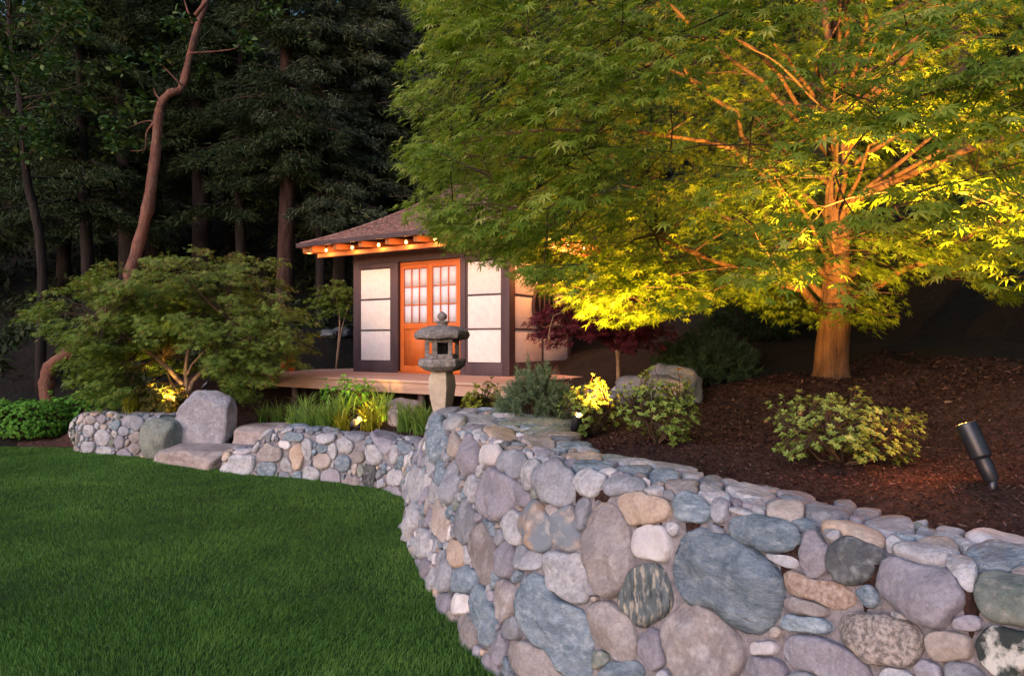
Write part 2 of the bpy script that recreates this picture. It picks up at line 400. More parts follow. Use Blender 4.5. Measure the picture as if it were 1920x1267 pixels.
def lawn_grass():
    parts = []
    for (y0, y1, x0, x1, dens, h, w) in ((2.0, 4.2, -5.2, 1.6, 16000, .027, .0028), (4.2, 6.4, -7.4, -.2, 10500, .027, .0039), (6.4, 11, -11.5, -.8, 5000, .028, .0062)):
        n = int((y1-y0)*(x1-x0)*dens)
        x = rng.uniform(x0, x1, n); y = rng.uniform(y0, y1, n)
        k = inside(lawn_poly(.03, -.02), x, y) & (np.abs(x) < .9*y+1.6)
        x, y = x[k], y[k]; n = len(x)
        patch = np.array([mnoise.noise(Vector((a*1.1, b*1.1, 5)))*.6 + mnoise.noise(Vector((a*4, b*4, 8)))*.4 for a, b in zip(x, y)])
        hh = h*(rng.uniform(.55, 1.2, n)+.25*patch); az = rng.uniform(0, 2*np.pi, n)
        lean = rng.uniform(.2, 1.1, n)*hh
        mow = .012*np.sin(x*2.2+y*1.1)
        dx, dy = np.cos(az), np.sin(az)
        wx, wy = -dy*w/2, dx*w/2
        b = np.stack([x, y, np.full(n, -.003)], 1)
        a1 = b + np.stack([wx, wy, 0*x], 1); a2 = b - np.stack([wx, wy, 0*x], 1)
        m1 = b + np.stack([dx*lean*.35+wx*.8, dy*lean*.35+wy*.8, hh*.62], 1); m2 = b + np.stack([dx*lean*.35-wx*.8, dy*lean*.35-wy*.8, hh*.62], 1)
        tip = b + np.stack([dx*lean + mow, dy*lean, hh], 1)
        tri = y0 > 4
        if tri: V = np.stack([a1, a2, tip], 1).reshape(-1, 3)
        else: V = np.stack([a1, a2, m1, m2, tip], 1).reshape(-1, 3)
        v = np.clip(.45+.75*patch+rng.normal(0, .13, n), 0, 1)
        parts.append((V, np.repeat(v, 3 if tri else 5), tri))
    V = np.vstack([p[0] for p in parts]); var = np.concatenate([p[1] for p in parts]); F = []; o = 0
    for pv, _, tri in parts:
        if tri: F.append(o+np.arange(len(pv)).reshape(-1, 3))
        else:
            b = o+np.arange(len(pv)//5)[:, None]*5; F += [b+[0, 1, 3], b+[0, 3, 2], b+[2, 3, 4]]
        o += len(pv)
    F = np.concatenate(F)
    tag(obj('lawn_grass', np_mesh('lawn_grass', V, F, False, var), M['lawn_blade']), 'short mown green grass of the lawn in front of the stone wall', 'grass', kind='stuff')

def mulch_chips():
    Vs, n_all = [], 0
    def zone(n, x0, x1, y0, y1, lo, hi, cond):
        x = rng.uniform(x0, x1, n); y = rng.uniform(y0, y1, n)
        k = ~inside(lawn_poly(.52, .05), x, y) & cond(x, y)
        x, y = x[k], y[k]; n = len(x); z = ground(x, y)
        L = rng.uniform(lo, hi, n); w = L*rng.uniform(.18, .45, n); t = L*.12+.001
        az = rng.uniform(0, 2*np.pi, n); til = rng.normal(0, .35, n)
        d = np.stack([np.cos(az)*np.cos(til), np.sin(az)*np.cos(til), np.sin(til)], 1)
        s = np.stack([-np.sin(az), np.cos(az), rng.normal(0, .3, n)], 1)
        up = np.cross(d, s)
        nz_ = np.array([mnoise.noise(Vector((a*2.3, b*2.3, 3)))*.035 + mnoise.noise(Vector((a*7, b*7, 9)))*.018 for a, b in zip(x, y)])
        c = np.stack([x, y, z+nz_+.006+rng.uniform(0, .006, n)], 1)
        P = []
        for i, j, kk in ((-1,-1,0),(1,-.6,0),(1.1,.7,0),(-.9,1,0),(0,0,1)):
            P.append(c + d*(i*L/2)[:, None] + s*(j*w/2)[:, None] + up*(kk*t*1.6)[:, None])
        Vs.append(np.stack(P, 1).reshape(-1, 3))
    allc = lambda x, y: np.ones(x.shape, bool)
    zone(34000, .2, 3.4, 1.2, 4.4, .006, .024, allc)
    zone(14000, -.4, 3.8, 4.0, 7.0, .014, .045, allc)
    zone(6000, -3.6, .3, 6.6, 9.4, .012, .04, allc)
    zone(2500, -9, -3.8, 9.6, 11.6, .015, .045, allc)
    V = np.vstack(Vs); n = len(V)//5; b = np.arange(n)[:, None]*5
    F = np.concatenate([b+[0,1,4], b+[1,2,4], b+[2,3,4], b+[3,0,4]])
    var = np.repeat(rng.random(n)**1.6, 5)
    m = leaf_mat('wood_chip', [(0, (.026,.012,.011)), (.6, (.068,.033,.030)), (.94, (.13,.068,.058)), (1, (.20,.13,.11))], rough=.95, trans=0, spec=.1)
    tag(obj('mulch_chips', np_mesh('mulch_chips', V, F, False, var), m), 'dark brown shredded bark mulch covering the planting beds', 'mulch', kind='stuff')

# ------------------------------------------------------------------ stone walls
class WallSurf:
    def __init__(s, path, H, batter, top, ftop=None):
        s.P = catmull(path, 260)
        d = np.r_[0, np.cumsum(np.linalg.norm(np.diff(s.P, axis=0), axis=1))]
        s.d = d; s.L = d[-1]
        T = np.gradient(s.P, axis=0); T /= np.linalg.norm(T, axis=1)[:, None]
        for _ in range(8): T[1:-1] = (T[:-2]+T[1:-1]*2+T[2:])/4
        s.N = np.stack([T[:, 1], -T[:, 0]], 1)
        s.H, s.b, s.top = H, batter, top
        s.F = math.hypot(np.mean([H(0), H(s.L)]), batter)
    def raw(s, u, v):
        px = np.interp(u, s.d, s.P[:, 0]); py = np.interp(u, s.d, s.P[:, 1])
        nx = np.interp(u, s.d, s.N[:, 0]); ny = np.interp(u, s.d, s.N[:, 1])
        H = s.H(u); bt = s.b(u) if callable(s.b) else s.b
        f = np.clip(v/s.F, -.2, 1); over = np.clip(v-s.F, 0, None)*s.top(u)/s.top(0)
        off = bt*f + over; z = H*f - over*.02
        return np.stack([px+nx*off, py+ny*off, z], -1)
    def pos(s, u, v):
        u = np.asarray(u, float); v = np.asarray(v, float)
        w = [(-.075, .15), (-.0375, .22), (0, .26), (.0375, .22), (.075, .15)]
        return sum(s.raw(u, v+o)*k for o, k in w)
    def nrm(s, u, v):
        e = .02
        a = s.pos(u+e, v)-s.pos(u-e, v); b = s.pos(u, v+e)-s.pos(u, v-e)
        n = np.cross(b, a); n /= np.linalg.norm(n, axis=-1)[..., None]+1e-9
        return n

def ell(ru, rv, ang):
    c, s_ = math.cos(ang), math.sin(ang); Rm = np.array([[c, s_], [-s_, c]])
    return Rm.T @ np.diag([1/ru**2, 1/rv**2]) @ Rm

def pack(S, V1, heroes, classes, umin, r_at=None, seed=1, tries=4000):
    """heroes: (u, v, A, minr, mat). returns list of the same with fillers added"""
    r = np.random.default_rng(seed); st = list(heroes)
    Q = np.zeros((2500, 6)); cnt = [0]
    def put(e):
        Q[cnt[0]] = (e[0], e[1], e[2][0, 0], e[2][0, 1], e[2][1, 1], e[3]); cnt[0] += 1
    for e in st: put(e)
    def fval(u, v):
        q = Q[:cnt[0]]
        dx = u[:, None]-q[:, 0]; dy = v[:, None]-q[:, 1]
        m = np.sqrt(q[:, 2]*dx*dx+2*q[:, 3]*dx*dy+q[:, 4]*dy*dy)
        return np.minimum(((m-1)*q[:, 5]).min(1, initial=9.), 9.)
    for rad, n in classes:
        U = r.uniform(umin, S.L-.02, n); Vv = r.uniform(.0, V1, n)
        for u, v in zip(U, Vv):
            k = r_at(u) if r_at else 1.0
            rr = rad*k*r.uniform(.85, 1.15)
            f = fval(np.array([u]), np.array([v]))[0]
            asp = r.uniform(1.0, 1.75); short = rr/math.sqrt(asp); lng = rr*math.sqrt(asp)
            if f < short*.80: continue
            ang = r.choice([0, 0, .3, -.3, 1.57, 1.2, -1.1])+r.normal(0, .25)
            A = ell(lng, short, ang)
            # clear of others on the long axis too
            cu, cv = u+np.array([1, -1])*lng*math.cos(ang), v+np.array([1, -1])*lng*math.sin(ang)
            if (fval(cu, cv) < -.35*short).any(): A = ell(short*1.05, short, 0); lng = short
            st.append((u, v, A, short, None)); put(st[-1])
    return st

TYPES = ['grey_stone']*8+['lilac_stone']*7+['light_stone']*8+['slate_blue']*6+['tan_stone']*1+['brown_stone']*3+['white_stone']*1+['peach_stone']*1+['green_stone']*1+['granite']*1+['rust_stone']*1+['dark_stone']*1

def stone_meshes(S, st, V1, gap=.007, grow=.075, K=30, seed=2, Hk=.36):
    r = np.random.default_rng(seed); out = []
    C = np.array([(a[0], a[1]) for a in st])
    def fac_(A):
        w, E = np.linalg.eigh(A); return np.diag(np.sqrt(w)) @ E.T
    Bs = np.array([fac_(a[2]) for a in st]); ps = r.choice([2.0, 2.3, 2.7, 3.2, 4.0], len(st)); As = np.array([a[2] for a in st])
    def met(j, x, y):
        B = Bs[j]; q1 = np.abs(B[0, 0]*x+B[0, 1]*y); q2 = np.abs(B[1, 0]*x+B[1, 1]*y)
        return (q1**ps[j]+q2**ps[j])**(1/ps[j])
    mr = np.array([a[3] for a in st])
    th = np.linspace(0, 2*np.pi, K, endpoint=False)
    for i, (u, v, A, m0, mt) in enumerate(st):
        big = 1/math.sqrt(np.linalg.eigvalsh(A)[0]); rmax = big*1.5+grow
        nb = [j for j in range(len(st)) if j != i and abs(C[j, 0]-u) < rmax+.45 and abs(C[j, 1]-v) < rmax+.45]
        rs = np.linspace(.004, rmax, 64)
        du = np.outer(np.cos(th), rs); dv = np.outer(np.sin(th), rs)
        own = (met(i, du, dv)-1)*m0
        oth = np.full(own.shape, 9.)
        for j in nb:
            oth = np.minimum(oth, (met(j, u+du-C[j, 0], v+dv-C[j, 1])-1)*mr[j])
        g = gap*(.6+.8*min(1, m0/.06))
        bad = (own > oth-g) | (own > grow*min(1, m0/.05))
        bad[:, -1] = True
        R_ = rs[np.argmax(bad, 1)]
        for _ in range(2): R_ = (np.roll(R_, 1)+2*R_+np.roll(R_, -1))/4
        R_ = R_*(0.99+.15*np.array([mnoise.noise(Vector((math.cos(t)*1.5+i*3.1, math.sin(t)*1.5, i*.7))) for t in th]))
        if R_.mean() < .011: continue
        hgt = min(Hk*m0*r.uniform(.6, 1.1), .040)+.012
        fr = np.array([1.0, 1.0, .965, .90, .78, .60, .40, .20])
        pw = r.uniform(2.8, 6)
        hh = hgt*np.clip(1-fr**pw, 0, 1)**.58; hh[0] = -.035; hh[1] = -.004
        uu = u+np.outer(fr, R_*np.cos(th)); vv = v+np.outer(fr, R_*np.sin(th))
        tilt = r.normal(0, .07, 2)
        h = hh[:, None]+np.zeros((1, K))
        seed_ = i*7.3
        nz = np.array([[mnoise.noise(Vector((uu[a, b]*9+seed_, vv[a, b]*9, seed_))) for b in range(K)] for a in range(len(fr))])
        fac = np.array([[mnoise.noise(Vector((uu[a, b]*24+seed_, vv[a, b]*24, seed_+4))) for b in range(K)] for a in range(len(fr))])
        inner = (fr < .97)[:, None]
        rm = R_.mean()
        for _ in range(3):
            a_ = r.uniform(0, 2*np.pi); sl = r.uniform(.25, .8); ct = r.uniform(.68, 1.05)
            pl = hgt*(ct-sl*((uu-u)*math.cos(a_)+(vv-v)*math.sin(a_))/rm)
            h = np.where(h > pl, pl+(h-pl)*.10, h)
        h = h + inner*(nz*m0*.24+fac*m0*.10) + inner*((uu-u)*tilt[0]+(vv-v)*tilt[1])
        P = S.pos(uu.ravel(), vv.ravel()) + S.nrm(uu.ravel(), vv.ravel())*h.ravel()[:, None]
        c = S.pos(np.array([u]), np.array([v])) + S.nrm(np.array([u]), np.array([v]))*(hh[-1]+.06*hgt+nz[-1].mean()*m0*.16)
        c = (P[-K:].mean(0)+S.nrm(np.array([u]), np.array([v]))*.002)
        V = np.vstack([P, c]); o = c[0].copy(); V -= o
        F4 = []; n = len(fr)
        for a in range(n-1):
            b = np.arange(K); F4.append(np.stack([a*K+b, (a+1)*K+b, (a+1)*K+(b+1) % K, a*K+(b+1) % K], 1))
        b = np.arange(K); F3 = np.stack([(n-1)*K+b, np.full(K, n*K), (n-1)*K+(b+1) % K], 1)
        out.append((V, np.vstack(F4), F3, o, mt or TYPES[r.integers(len(TYPES))], R_.mean(), u))
    return out

def build_wall(name, S, V1, st, label, root_loc, gap=.007, seed=2, K=30, Hk=.36, vis=None, limit=300):
    root = empty(name, root_loc); tag(root, label, 'wall', kind='thing')
    off = np.array(root_loc)
    # mortar core
    nu = max(20, int(S.L/.05)); U = np.linspace(0, S.L, nu); Vv = np.linspace(-.12, V1+.1, 34)
    UU, VV = np.meshgrid(U, Vv, indexing='ij')
    P = S.pos(UU, VV); N = S.nrm(UU, VV)
    nz = np.array([mnoise.noise(Vector(tuple(p*14))) for p in P.reshape(-1, 3)]).reshape(UU.shape)
    P = P - N*(.020-.012*nz[..., None])
    back = P[:, -1].copy(); back[:, 2] = -.1
    P = np.concatenate([P, back[:, None]], 1); m = P.shape[1]
    V = P.reshape(-1, 3)-off
    i = np.arange(nu-1)[:, None]*m+np.arange(m-1)[None, :]
    F = np.stack([i, i+1, i+m+1, i+m], -1).reshape(-1, 4)
    c0 = len(V); V = np.vstack([V, P[0].mean(0)-off, P[-1].mean(0)-off])
    a = np.arange(m-1); e = (nu-1)*m
    F3 = np.vstack([np.stack([a, np.full(m-1, c0), a+1], 1), np.stack([e+a, e+a+1, np.full(m-1, c0+1)], 1)])
    core = obj('mortar', np_mesh('mortar', V, [F, F3], True), M['mortar'], root)
    ms = stone_meshes(S, st, V1, gap, K=K, seed=seed, Hk=Hk)
    def show(q):
        p = q[3]
        vis_ = p[1] > .3 and abs(p[0]/p[1]) < .8 and (p[2]-EYE)/p[1] > -.52
        return (q[5]/max(p[1], .5)) if vis_ else 0
    ms.sort(key=show, reverse=True)
    for q in ms[:limit]:
        me = np_mesh('stone', q[0], [q[1], q[2]], True); me.materials.append(M[q[4]])
        link(bpy.data.objects.new('stone', me), root).location = tuple(q[3]-off)
    rest = ms[limit:]
    if rest:
        Vs, F4s, F3s, mi, n = [], [], [], [], 0
        names = sorted(set(q[4] for q in rest))
        m4, m3 = [], []
        for q in rest:
            Vs.append(q[0]+q[3]-off); F4s.append(q[1]+n); F3s.append(q[2]+n); n += len(q[0])
            m4 += [names.index(q[4])]*len(q[1]); m3 += [names.index(q[4])]*len(q[2])
        me = np_mesh('small_stones', np.vstack(Vs), [np.vstack(F4s), np.vstack(F3s)], True)
        for nm in names: me.materials.append(M[nm])
        me.polygons.foreach_set("material_index", np.array(m4+m3, dtype=np.int32))
        tag(obj('small_stones', me, None, root), kind='stuff')
    return root, len(ms)

def pix_heroes(S, V1, L):
    U = np.arange(.4, S.L-.01, .012); V = np.arange(.0, V1, .012)
    UU, VV = np.meshgrid(U, V, indexing='ij'); P = S.pos(UU, VV)
    X = CX+FPX*P[..., 0]/P[..., 1]; Y = HY-FPX*(P[..., 2]-EYE)/P[..., 1]
    X = np.where(P[..., 1] > .2, X, -9999)
    N = S.nrm(UU, VV); face = (N*(np.array([0, 0, EYE])-P)).sum(-1) > 0
    out = []
    Xu = np.gradient(X, axis=0)/.012; Xv = np.gradient(X, axis=1)/.012; Yu = np.gradient(Y, axis=0)/.012; Yv = np.gradient(Y, axis=1)/.012
    for (cx, cy, rx, ry, a, mt) in L:
        D = (X-cx)**2+(Y-cy)**2; D = np.where(face, D, 1e9)
        k = np.unravel_index(np.argmin(D), D.shape)
        if D[k] > 400: continue
        J = np.array([[Xu[k], Xv[k]], [Yu[k], Yv[k]]])
        A = J.T @ ell(rx, ry, R(a)) @ J
        ev = np.linalg.eigvalsh(A); mn = 1/math.sqrt(ev[1])
        if 1/math.sqrt(ev[0]) > .5: continue
        out.append((U[k[0]], V[k[1]], A, mn, mt))
    return out

HERO = [
(1350,1080,118,76,38,'slate_blue'),(1427,995,84,34,14,'slate_blue'),(1526,1035,26,47,0,'lilac_stone'),(1598,1045,46,46,0,'dark_stone'),
(1725,1107,92,58,22,'lilac_stone'),(1626,1117,19,20,0,'slate_blue'),(1522,1102,92,22,18,'speckled'),(1505,1135,50,18,12,'brown_stone'),
(1505,1172,48,20,8,'slate_blue'),(1642,1197,80,48,15,'granite'),(1426,1216,24,13,-3,'white_stone'),(1540,1235,88,38,20,'lilac_stone'),
(1780,1208,38,27,0,'tan_stone'),(1885,1222,62,52,0,'gneiss'),(1893,1115,66,50,5,'green_stone'),(1885,1048,62,17,9,'slate_blue'),
(1803,1087,18,40,-25,'light_stone'),(1730,1033,50,13,6,'light_stone'),(1315,1205,82,80,35,'brown_stone'),(1435,1262,46,30,10,'lilac_stone'),
(1405,925,45,13,8,'light_stone'),(1475,957,38,12,8,'tan_stone'),(1545,965,45,17,14,'grey_stone'),(1300,950,38,27,0,'slate_blue'),
(1348,957,22,22,0,'grey_stone'),(1670,985,40,13,6,'grey_stone'),(1740,998,15,9,0,'slate_blue'),(1595,992,62,9,14,'peach_stone'),
(1455,1050,36,11,10,'light_stone'),(1340,1000,30,16,30,'grey_stone'),
(1201,950,62,30,6,'peach_stone'),(1220,1018,35,34,0,'white_stone'),(1142,1030,42,94,-8,'brown_stone'),(1207,1114,42,60,15,'streaked'),
(1038,1165,112,50,50,'slate_blue'),(1146,1180,44,60,-25,'brown_stone'),(1222,1214,25,42,-18,'lilac_stone'),(1058,1082,42,56,-32,'light_stone'),
(1003,989,30,50,-5,'rust_stone'),(1062,993,22,50,5,'rust_stone'),(958,986,21,34,-10,'light_stone'),(928,925,38,52,-5,'lilac_stone'),
(978,927,13,25,-20,'lilac_stone'),(1040,903,38,42,0,'grey_stone'),(990,883,18,32,8,'light_stone'),(958,868,30,25,0,'grey_stone'),
(916,852,28,20,0,'white_stone'),(1100,905,40,22,5,'light_stone'),(1164,908,42,14,-8,'grey_stone'),(1093,968,17,34,0,'grey_stone'),
(905,1035,21,52,-5,'brown_stone'),(948,1050,18,34,0,'lilac_stone'),(985,1045,32,23,10,'grey_stone'),(946,1125,21,42,5,'brown_stone'),
(958,1178,17,24,0,'grey_stone'),(937,1212,13,30,0,'lilac_stone'),(904,1153,20,58,-12,'slate_blue'),(876,1180,23,32,-20,'brown_stone'),
(1000,1243,58,33,35,'brown_stone'),(869,1087,24,24,0,'slate_blue'),(852,1035,13,26,-8,'peach_stone'),(872,978,18,42,0,'grey_stone'),
(824,975,13,38,-5,'tan_stone'),(818,820,15,44,5,'slate_blue'),(850,832,14,22,0,'tan_stone'),(876,855,17,38,5,'lilac_stone'),
(770,970,15,38,12,'light_stone'),(792,1018,14,28,8,'light_stone'),(795,1060,9,18,0,'lilac_stone'),(831,1070,14,36,0,'grey_stone'),
(863,1132,20,18,0,'white_stone'),(833,1128,11,20,0,'lilac_stone'),(1190,882,40,10,8,'slate_blue'),(1247,896,32,10,5,'slate_blue'),
(1160,1250,42,20,0,'slate_blue'),(780,905,13,34,5,'light_stone'),(823,885,9,24,0,'slate_blue'),(1280,915,30,9,8,'brown_stone'),
(840,790,28,12,0,'light_stone'),(900,785,30,9,0,'light_stone'),(1010,830,30,11,10,'tan_stone'),(940,815,30,10,10,'peach_stone'),(1090,858,38,9,8,'peach_stone'),(1330,908,22,7,8,'grey_stone'),
(812,920,10,22,0,'light_stone'),(843,905,14,40,5,'grey_stone'),(885,910,12,26,0,'light_stone'),(1125,1235,24,28,0,'green_stone'),
(1800,1160,28,18,0,'lilac_stone'),(1690,1150,20,12,10,'light_stone'),(1385,960,24,10,5,'light_stone'),(1620,960,12,9,0,'grey_stone')]
HERO_MID = [(445,872,32,20,0,'light_stone'),(500,875,19,13,0,'slate_blue'),(505,850,30,18,0,'brown_stone'),(490,822,33,24,0,'grey_stone'),(458,845,10,22,30,'white_stone'),
(540,872,14,14,0,'light_stone'),(557,857,14,26,15,'peach_stone'),(575,840,10,24,8,'light_stone'),(602,866,17,15,0,'tan_stone'),(643,868,15,17,0,'slate_blue'),(672,858,14,11,0,'brown_stone'),
(703,852,18,22,0,'light_stone'),(648,835,16,17,0,'light_stone'),(660,905,15,16,0,'brown_stone'),(740,895,17,14,0,'light_stone'),(735,930,18,10,20,'lilac_stone'),(553,818,24,8,0,'slate_blue'),(610,820,24,9,0,'light_stone'),
(670,815,22,8,0,'grey_stone'),(720,822,22,9,0,'lilac_stone'),(760,835,16,10,0,'slate_blue'),(530,833,13,6,0,'white_stone'),(425,862,11,18,0,'peach_stone'),(620,890,18,12,0,'lilac_stone'),(585,885,15,12,0,'light_stone')]
HERO_L = [(140,800,16,26,0,'gneiss'),(192,820,14,15,0,'light_stone'),(166,808,13,12,0,'light_stone'),(165,838,14,11,0,'light_stone'),(137,835,11,10,0,'light_stone'),
(225,828,10,12,0,'lilac_stone'),(250,790,24,14,20,'grey_stone'),(215,795,12,12,0,'slate_blue'),(195,845,14,8,0,'light_stone'),(240,850,22,8,0,'lilac_stone'),(252,842,13,14,0,'brown_stone'),(285,858,14,7,0,'green_stone'),(170,785,9,9,0,'brown_stone'),(190,783,9,9,0,'lilac_stone'),(212,788,7,7,0,'white_stone'),(145,770,16,10,-20,'grey_stone')]

def boulder(name, size, material, loc, rz=0, seed=1, planes=9, sub=4, rough=.05, parent=None, flat=None, power=2.6):
    """rounded superellipsoid cut by random planes; size = half extents; loc = centre"""
    import bmesh
    bm = bmesh.new(); bmesh.ops.create_icosphere(bm, subdivisions=sub, radius=1.0)
    r = np.random.default_rng(seed)
    V = np.array([v.co[:] for v in bm.verts]); Fc = np.array([[v.index for v in f.verts] for f in bm.faces]); bm.free()
    V = V/((np.abs(V)**power).sum(1)**(1/power))[:, None]
    for _ in range(planes):
        n = r.normal(size=3); n /= np.linalg.norm(n); d = r.uniform(.72, .95)*np.abs(V@n).max()
        ex = (V@n)-d; V = np.where(ex[:, None] > 0, V-n*ex[:, None]*.9, V)
    if flat: 
        for ax, sgn, d in flat:
            V[:, ax] = np.where(sgn*V[:, ax] > d, sgn*(d+(sgn*V[:, ax]-d)*.12), V[:, ax])
    nz = np.array([mnoise.noise(Vector(tuple(v*1.4+seed)))*1.0+mnoise.noise(Vector(tuple(v*4+seed)))*.35+mnoise.noise(Vector(tuple(v*11+seed)))*.12 for v in V])
    V = V*(1+rough*nz[:, None]*2)
    V = V*np.asarray(size)
    c, s_ = math.cos(rz), math.sin(rz)
    V = V@np.array([[c, s_, 0], [-s_, c, 0], [0, 0, 1]])
    return obj(name, np_mesh(name, V, Fc, True), M[material], parent, loc)

def walls():
    one = lambda h: (lambda u: np.full(np.shape(u), h) if np.ndim(u) else h)
    S = WallSurf(TALL, one(1.0), .28, lambda u: .36+.34*smooth01((u-4.9)/1.6))
    V1 = S.F+.36
    h = pix_heroes(S, V1, HERO)
    st = pack(S, V1, h, [(.13, 260), (.095, 1500), (.065, 3500), (.045, 5000), (.03, 5000), (.02, 3500)], .0, r_at=lambda u: 1.0 if u < 4.2 else .8)
    r1, n1 = build_wall('stone_wall', S, V1, st, 'tall curved retaining wall of large mixed river stones in the foreground', (.2, 2.85, 0), K=30)
    # rounded stones closing the far end of the tall wall
    S2 = WallSurf(MIDW, lambda u: .56-.05*smooth01((u-.2)/1.0)+.04*smooth01((u-2.4)/.4)-.30*smooth01((u-3.15)/.45), .07, lambda u: .34+0*u)
    V2 = S2.F+.34
    st2 = pack(S2, V2, pix_heroes(S2, V2, HERO_MID), [(.10, 900), (.075, 2000), (.052, 4000), (.035, 4000), (.022, 3000)], 0, seed=4)
    r2, n2 = build_wall('stone_wall', S2, V2, st2, 'low curving wall of small rounded stones between the steps and the tall wall', (-1.95, 7.72, 0), gap=.010, seed=5, K=20)
    S3 = WallSurf(LEFTW, lambda u: .56-.03*u/2, .06, lambda u: .34+0*u)
    V3 = S3.F+.34
    st3 = pack(S3, V3, pix_heroes(S3, V3, HERO_L), [(.10, 700), (.075, 1500), (.055, 3000), (.036, 3000), (.024, 2000)], 0, seed=6)
    r3, n3 = build_wall('stone_wall', S3, V3, st3, 'low stone wall left of the upright boulder, under the small maple', (-5.5, 9.5, 0), gap=.010, seed=7, K=20)
    print('stones', n1, n2, n3)
    # end stones
    ends = [((-.83, 6.06, .22), (.13, .10, .2)), ((-.55, 6.10, .25), (.15, .10, .22)), ((-.22, 6.02, .3), (.16, .10, .24)), ((-.72, 6.06, .62), (.12, .09, .17)), ((-.42, 6.08, .66), (.16, .10, .18)),
            ((-.62, 6.02, .88), (.13, .10, .10)), ((-.25, 6.02, .86), (.16, .12, .11))]
    for i, (c, s_) in enumerate(ends):
        o = boulder('stone', s_, TYPES[(i*5) % 20], np.array(c)-np.array([.2, 2.85, 0]), .1*i, 50+i, sub=2, parent=r1)
    for i, (c, s_) in enumerate([((-6.6, 10.4, .25), (.10, .2, .24)), ((-6.55, 10.75, .22), (.1, .2, .2))]):
        boulder('stone', s_, ['gneiss', 'grey_stone'][i], np.array(c)-np.array([-5.5, 9.5, 0]), 0, 70+i, sub=2, parent=r3)

def rocks():
    # steps and the upright boulder
    o = boulder('stone_step', (.70, .52, .20), 'slab_stone', (-4.02, 9.12, .045), R(-32), 11, 6, 5, .035, flat=[(2, 1, .84), (0, 1, .93), (1, -1, .85)], power=5)
    tag(o, 'thick grey pink stone slab, lower step rising from the lawn', 'step')
    o = boulder('stone_step', (.80, .42, .20), 'slab_stone', (-3.02, 9.55, .26), R(-12), 13, 6, 5, .035, flat=[(2, 1, .84), (0, -1, .93)], power=5)
    tag(o, 'flat pinkish stone slab, upper step beside the upright boulder', 'step')
    o = boulder('standing_boulder', (.44, .21, .46), 'boulder', (-4.25, 9.46, .52), R(-8), 24, 12, 5, .05, flat=[(2, 1, .84), (1, -1, .72), (0, 1, .88)], power=3.0)
    tag(o, 'large upright grey boulder with flat top at the end of the low wall', 'boulder')
    o = boulder('end_boulder', (.30, .22, .29), 'green_stone', (-4.80, 9.36, .27), R(-25), 44, 8, 4, .04, power=3)
    tag(o, 'large greenish grey boulder ending the low wall left of the lower step', 'boulder')
    o = boulder('stone', (.07, .06, .06), 'peach_stone', at(337, 824, 9.5)+np.array([0, 0, .02]), 0, 5, sub=3)
    tag(o, 'small pinkish round stone wedged beside the upright boulder', 'stone')
    D = [((682, 772, 8.95), (.09, .08, .07), 'light_stone', 'small pale stone between the two yellow lit grass clumps'),
         ((668, 775, 8.9), (.08, .07, .06), 'brown_stone', 'brownish rock just behind the small spotlight in the grasses'),
         ((760, 752, 9.2), (.32, .22, .12), 'slab_stone', 'pale pinkish stepping stone slab under the deck edge'),
         ((752, 785, 8.6), (.17, .15, .13), 'slab_stone', 'squat pinkish rock left of the stone lantern base'),
         ((1222, 722, 6.1), (.33, .24, .16), 'lilac_stone', 'wide lilac grey boulder behind the leafy shrubs'),
         ((1272, 705, 6.3), (.24, .22, .20), 'boulder', 'mossy tan boulder right of the wide grey boulder'),
         ((1176, 690, 6.9), (.17, .15, .12), 'white_stone', 'small pale rounded boulder left of the dwarf conifer'),
         ((1240, 674, 7.2), (.15, .13, .19), 'lilac_stone', 'upright grey boulder between the dwarf conifer and dark pine'),
         ((1130, 712, 6.6), (.20, .14, .09), 'light_stone', 'low whitish rock at the foot of the red maple'),
         ((953, 785, 6.0), (.10, .08, .05), 'light_stone', 'small white rock at the left foot of the blue green pine'),
         ((640, 650, 15.5), (.26, .2, .13), 'dark_stone', 'distant grey boulder on the slope left of the tea house'),
         ((618, 670, 15.2), (.18, .2, .10), 'dark_stone', 'smaller dark boulder below the distant grey one'),
         ((560, 795, 9.0), (.16, .1, .05), 'light_stone', 'flat pale stone at the left foot of the tall green grasses')]
    for i, (p, s_, mt, lb) in enumerate(D):
        c = at(*p); g = gz(c[0], c[1]); c[2] = max(min(c[2], g+s_[2]*.75), g+s_[2]*.2)
        tag(boulder('garden_boulder', s_, mt, c, .7*i, 30+i, 16, 4, .12, power=3.2), lb, 'boulder')
# ------------------------------------------------------------------ tea house and deck (local frame: x along the front, y inward, z up)
HO = np.array([-2.98, 12.8, 1.04]); HA = math.atan2(-.533, .847)
W_, D_ = 3.47, 2.2
def hw(x, y, z): return np.array([HO[0]+.847*x+.533*y, HO[1]-.533*x+.847*y, HO[2]+z])

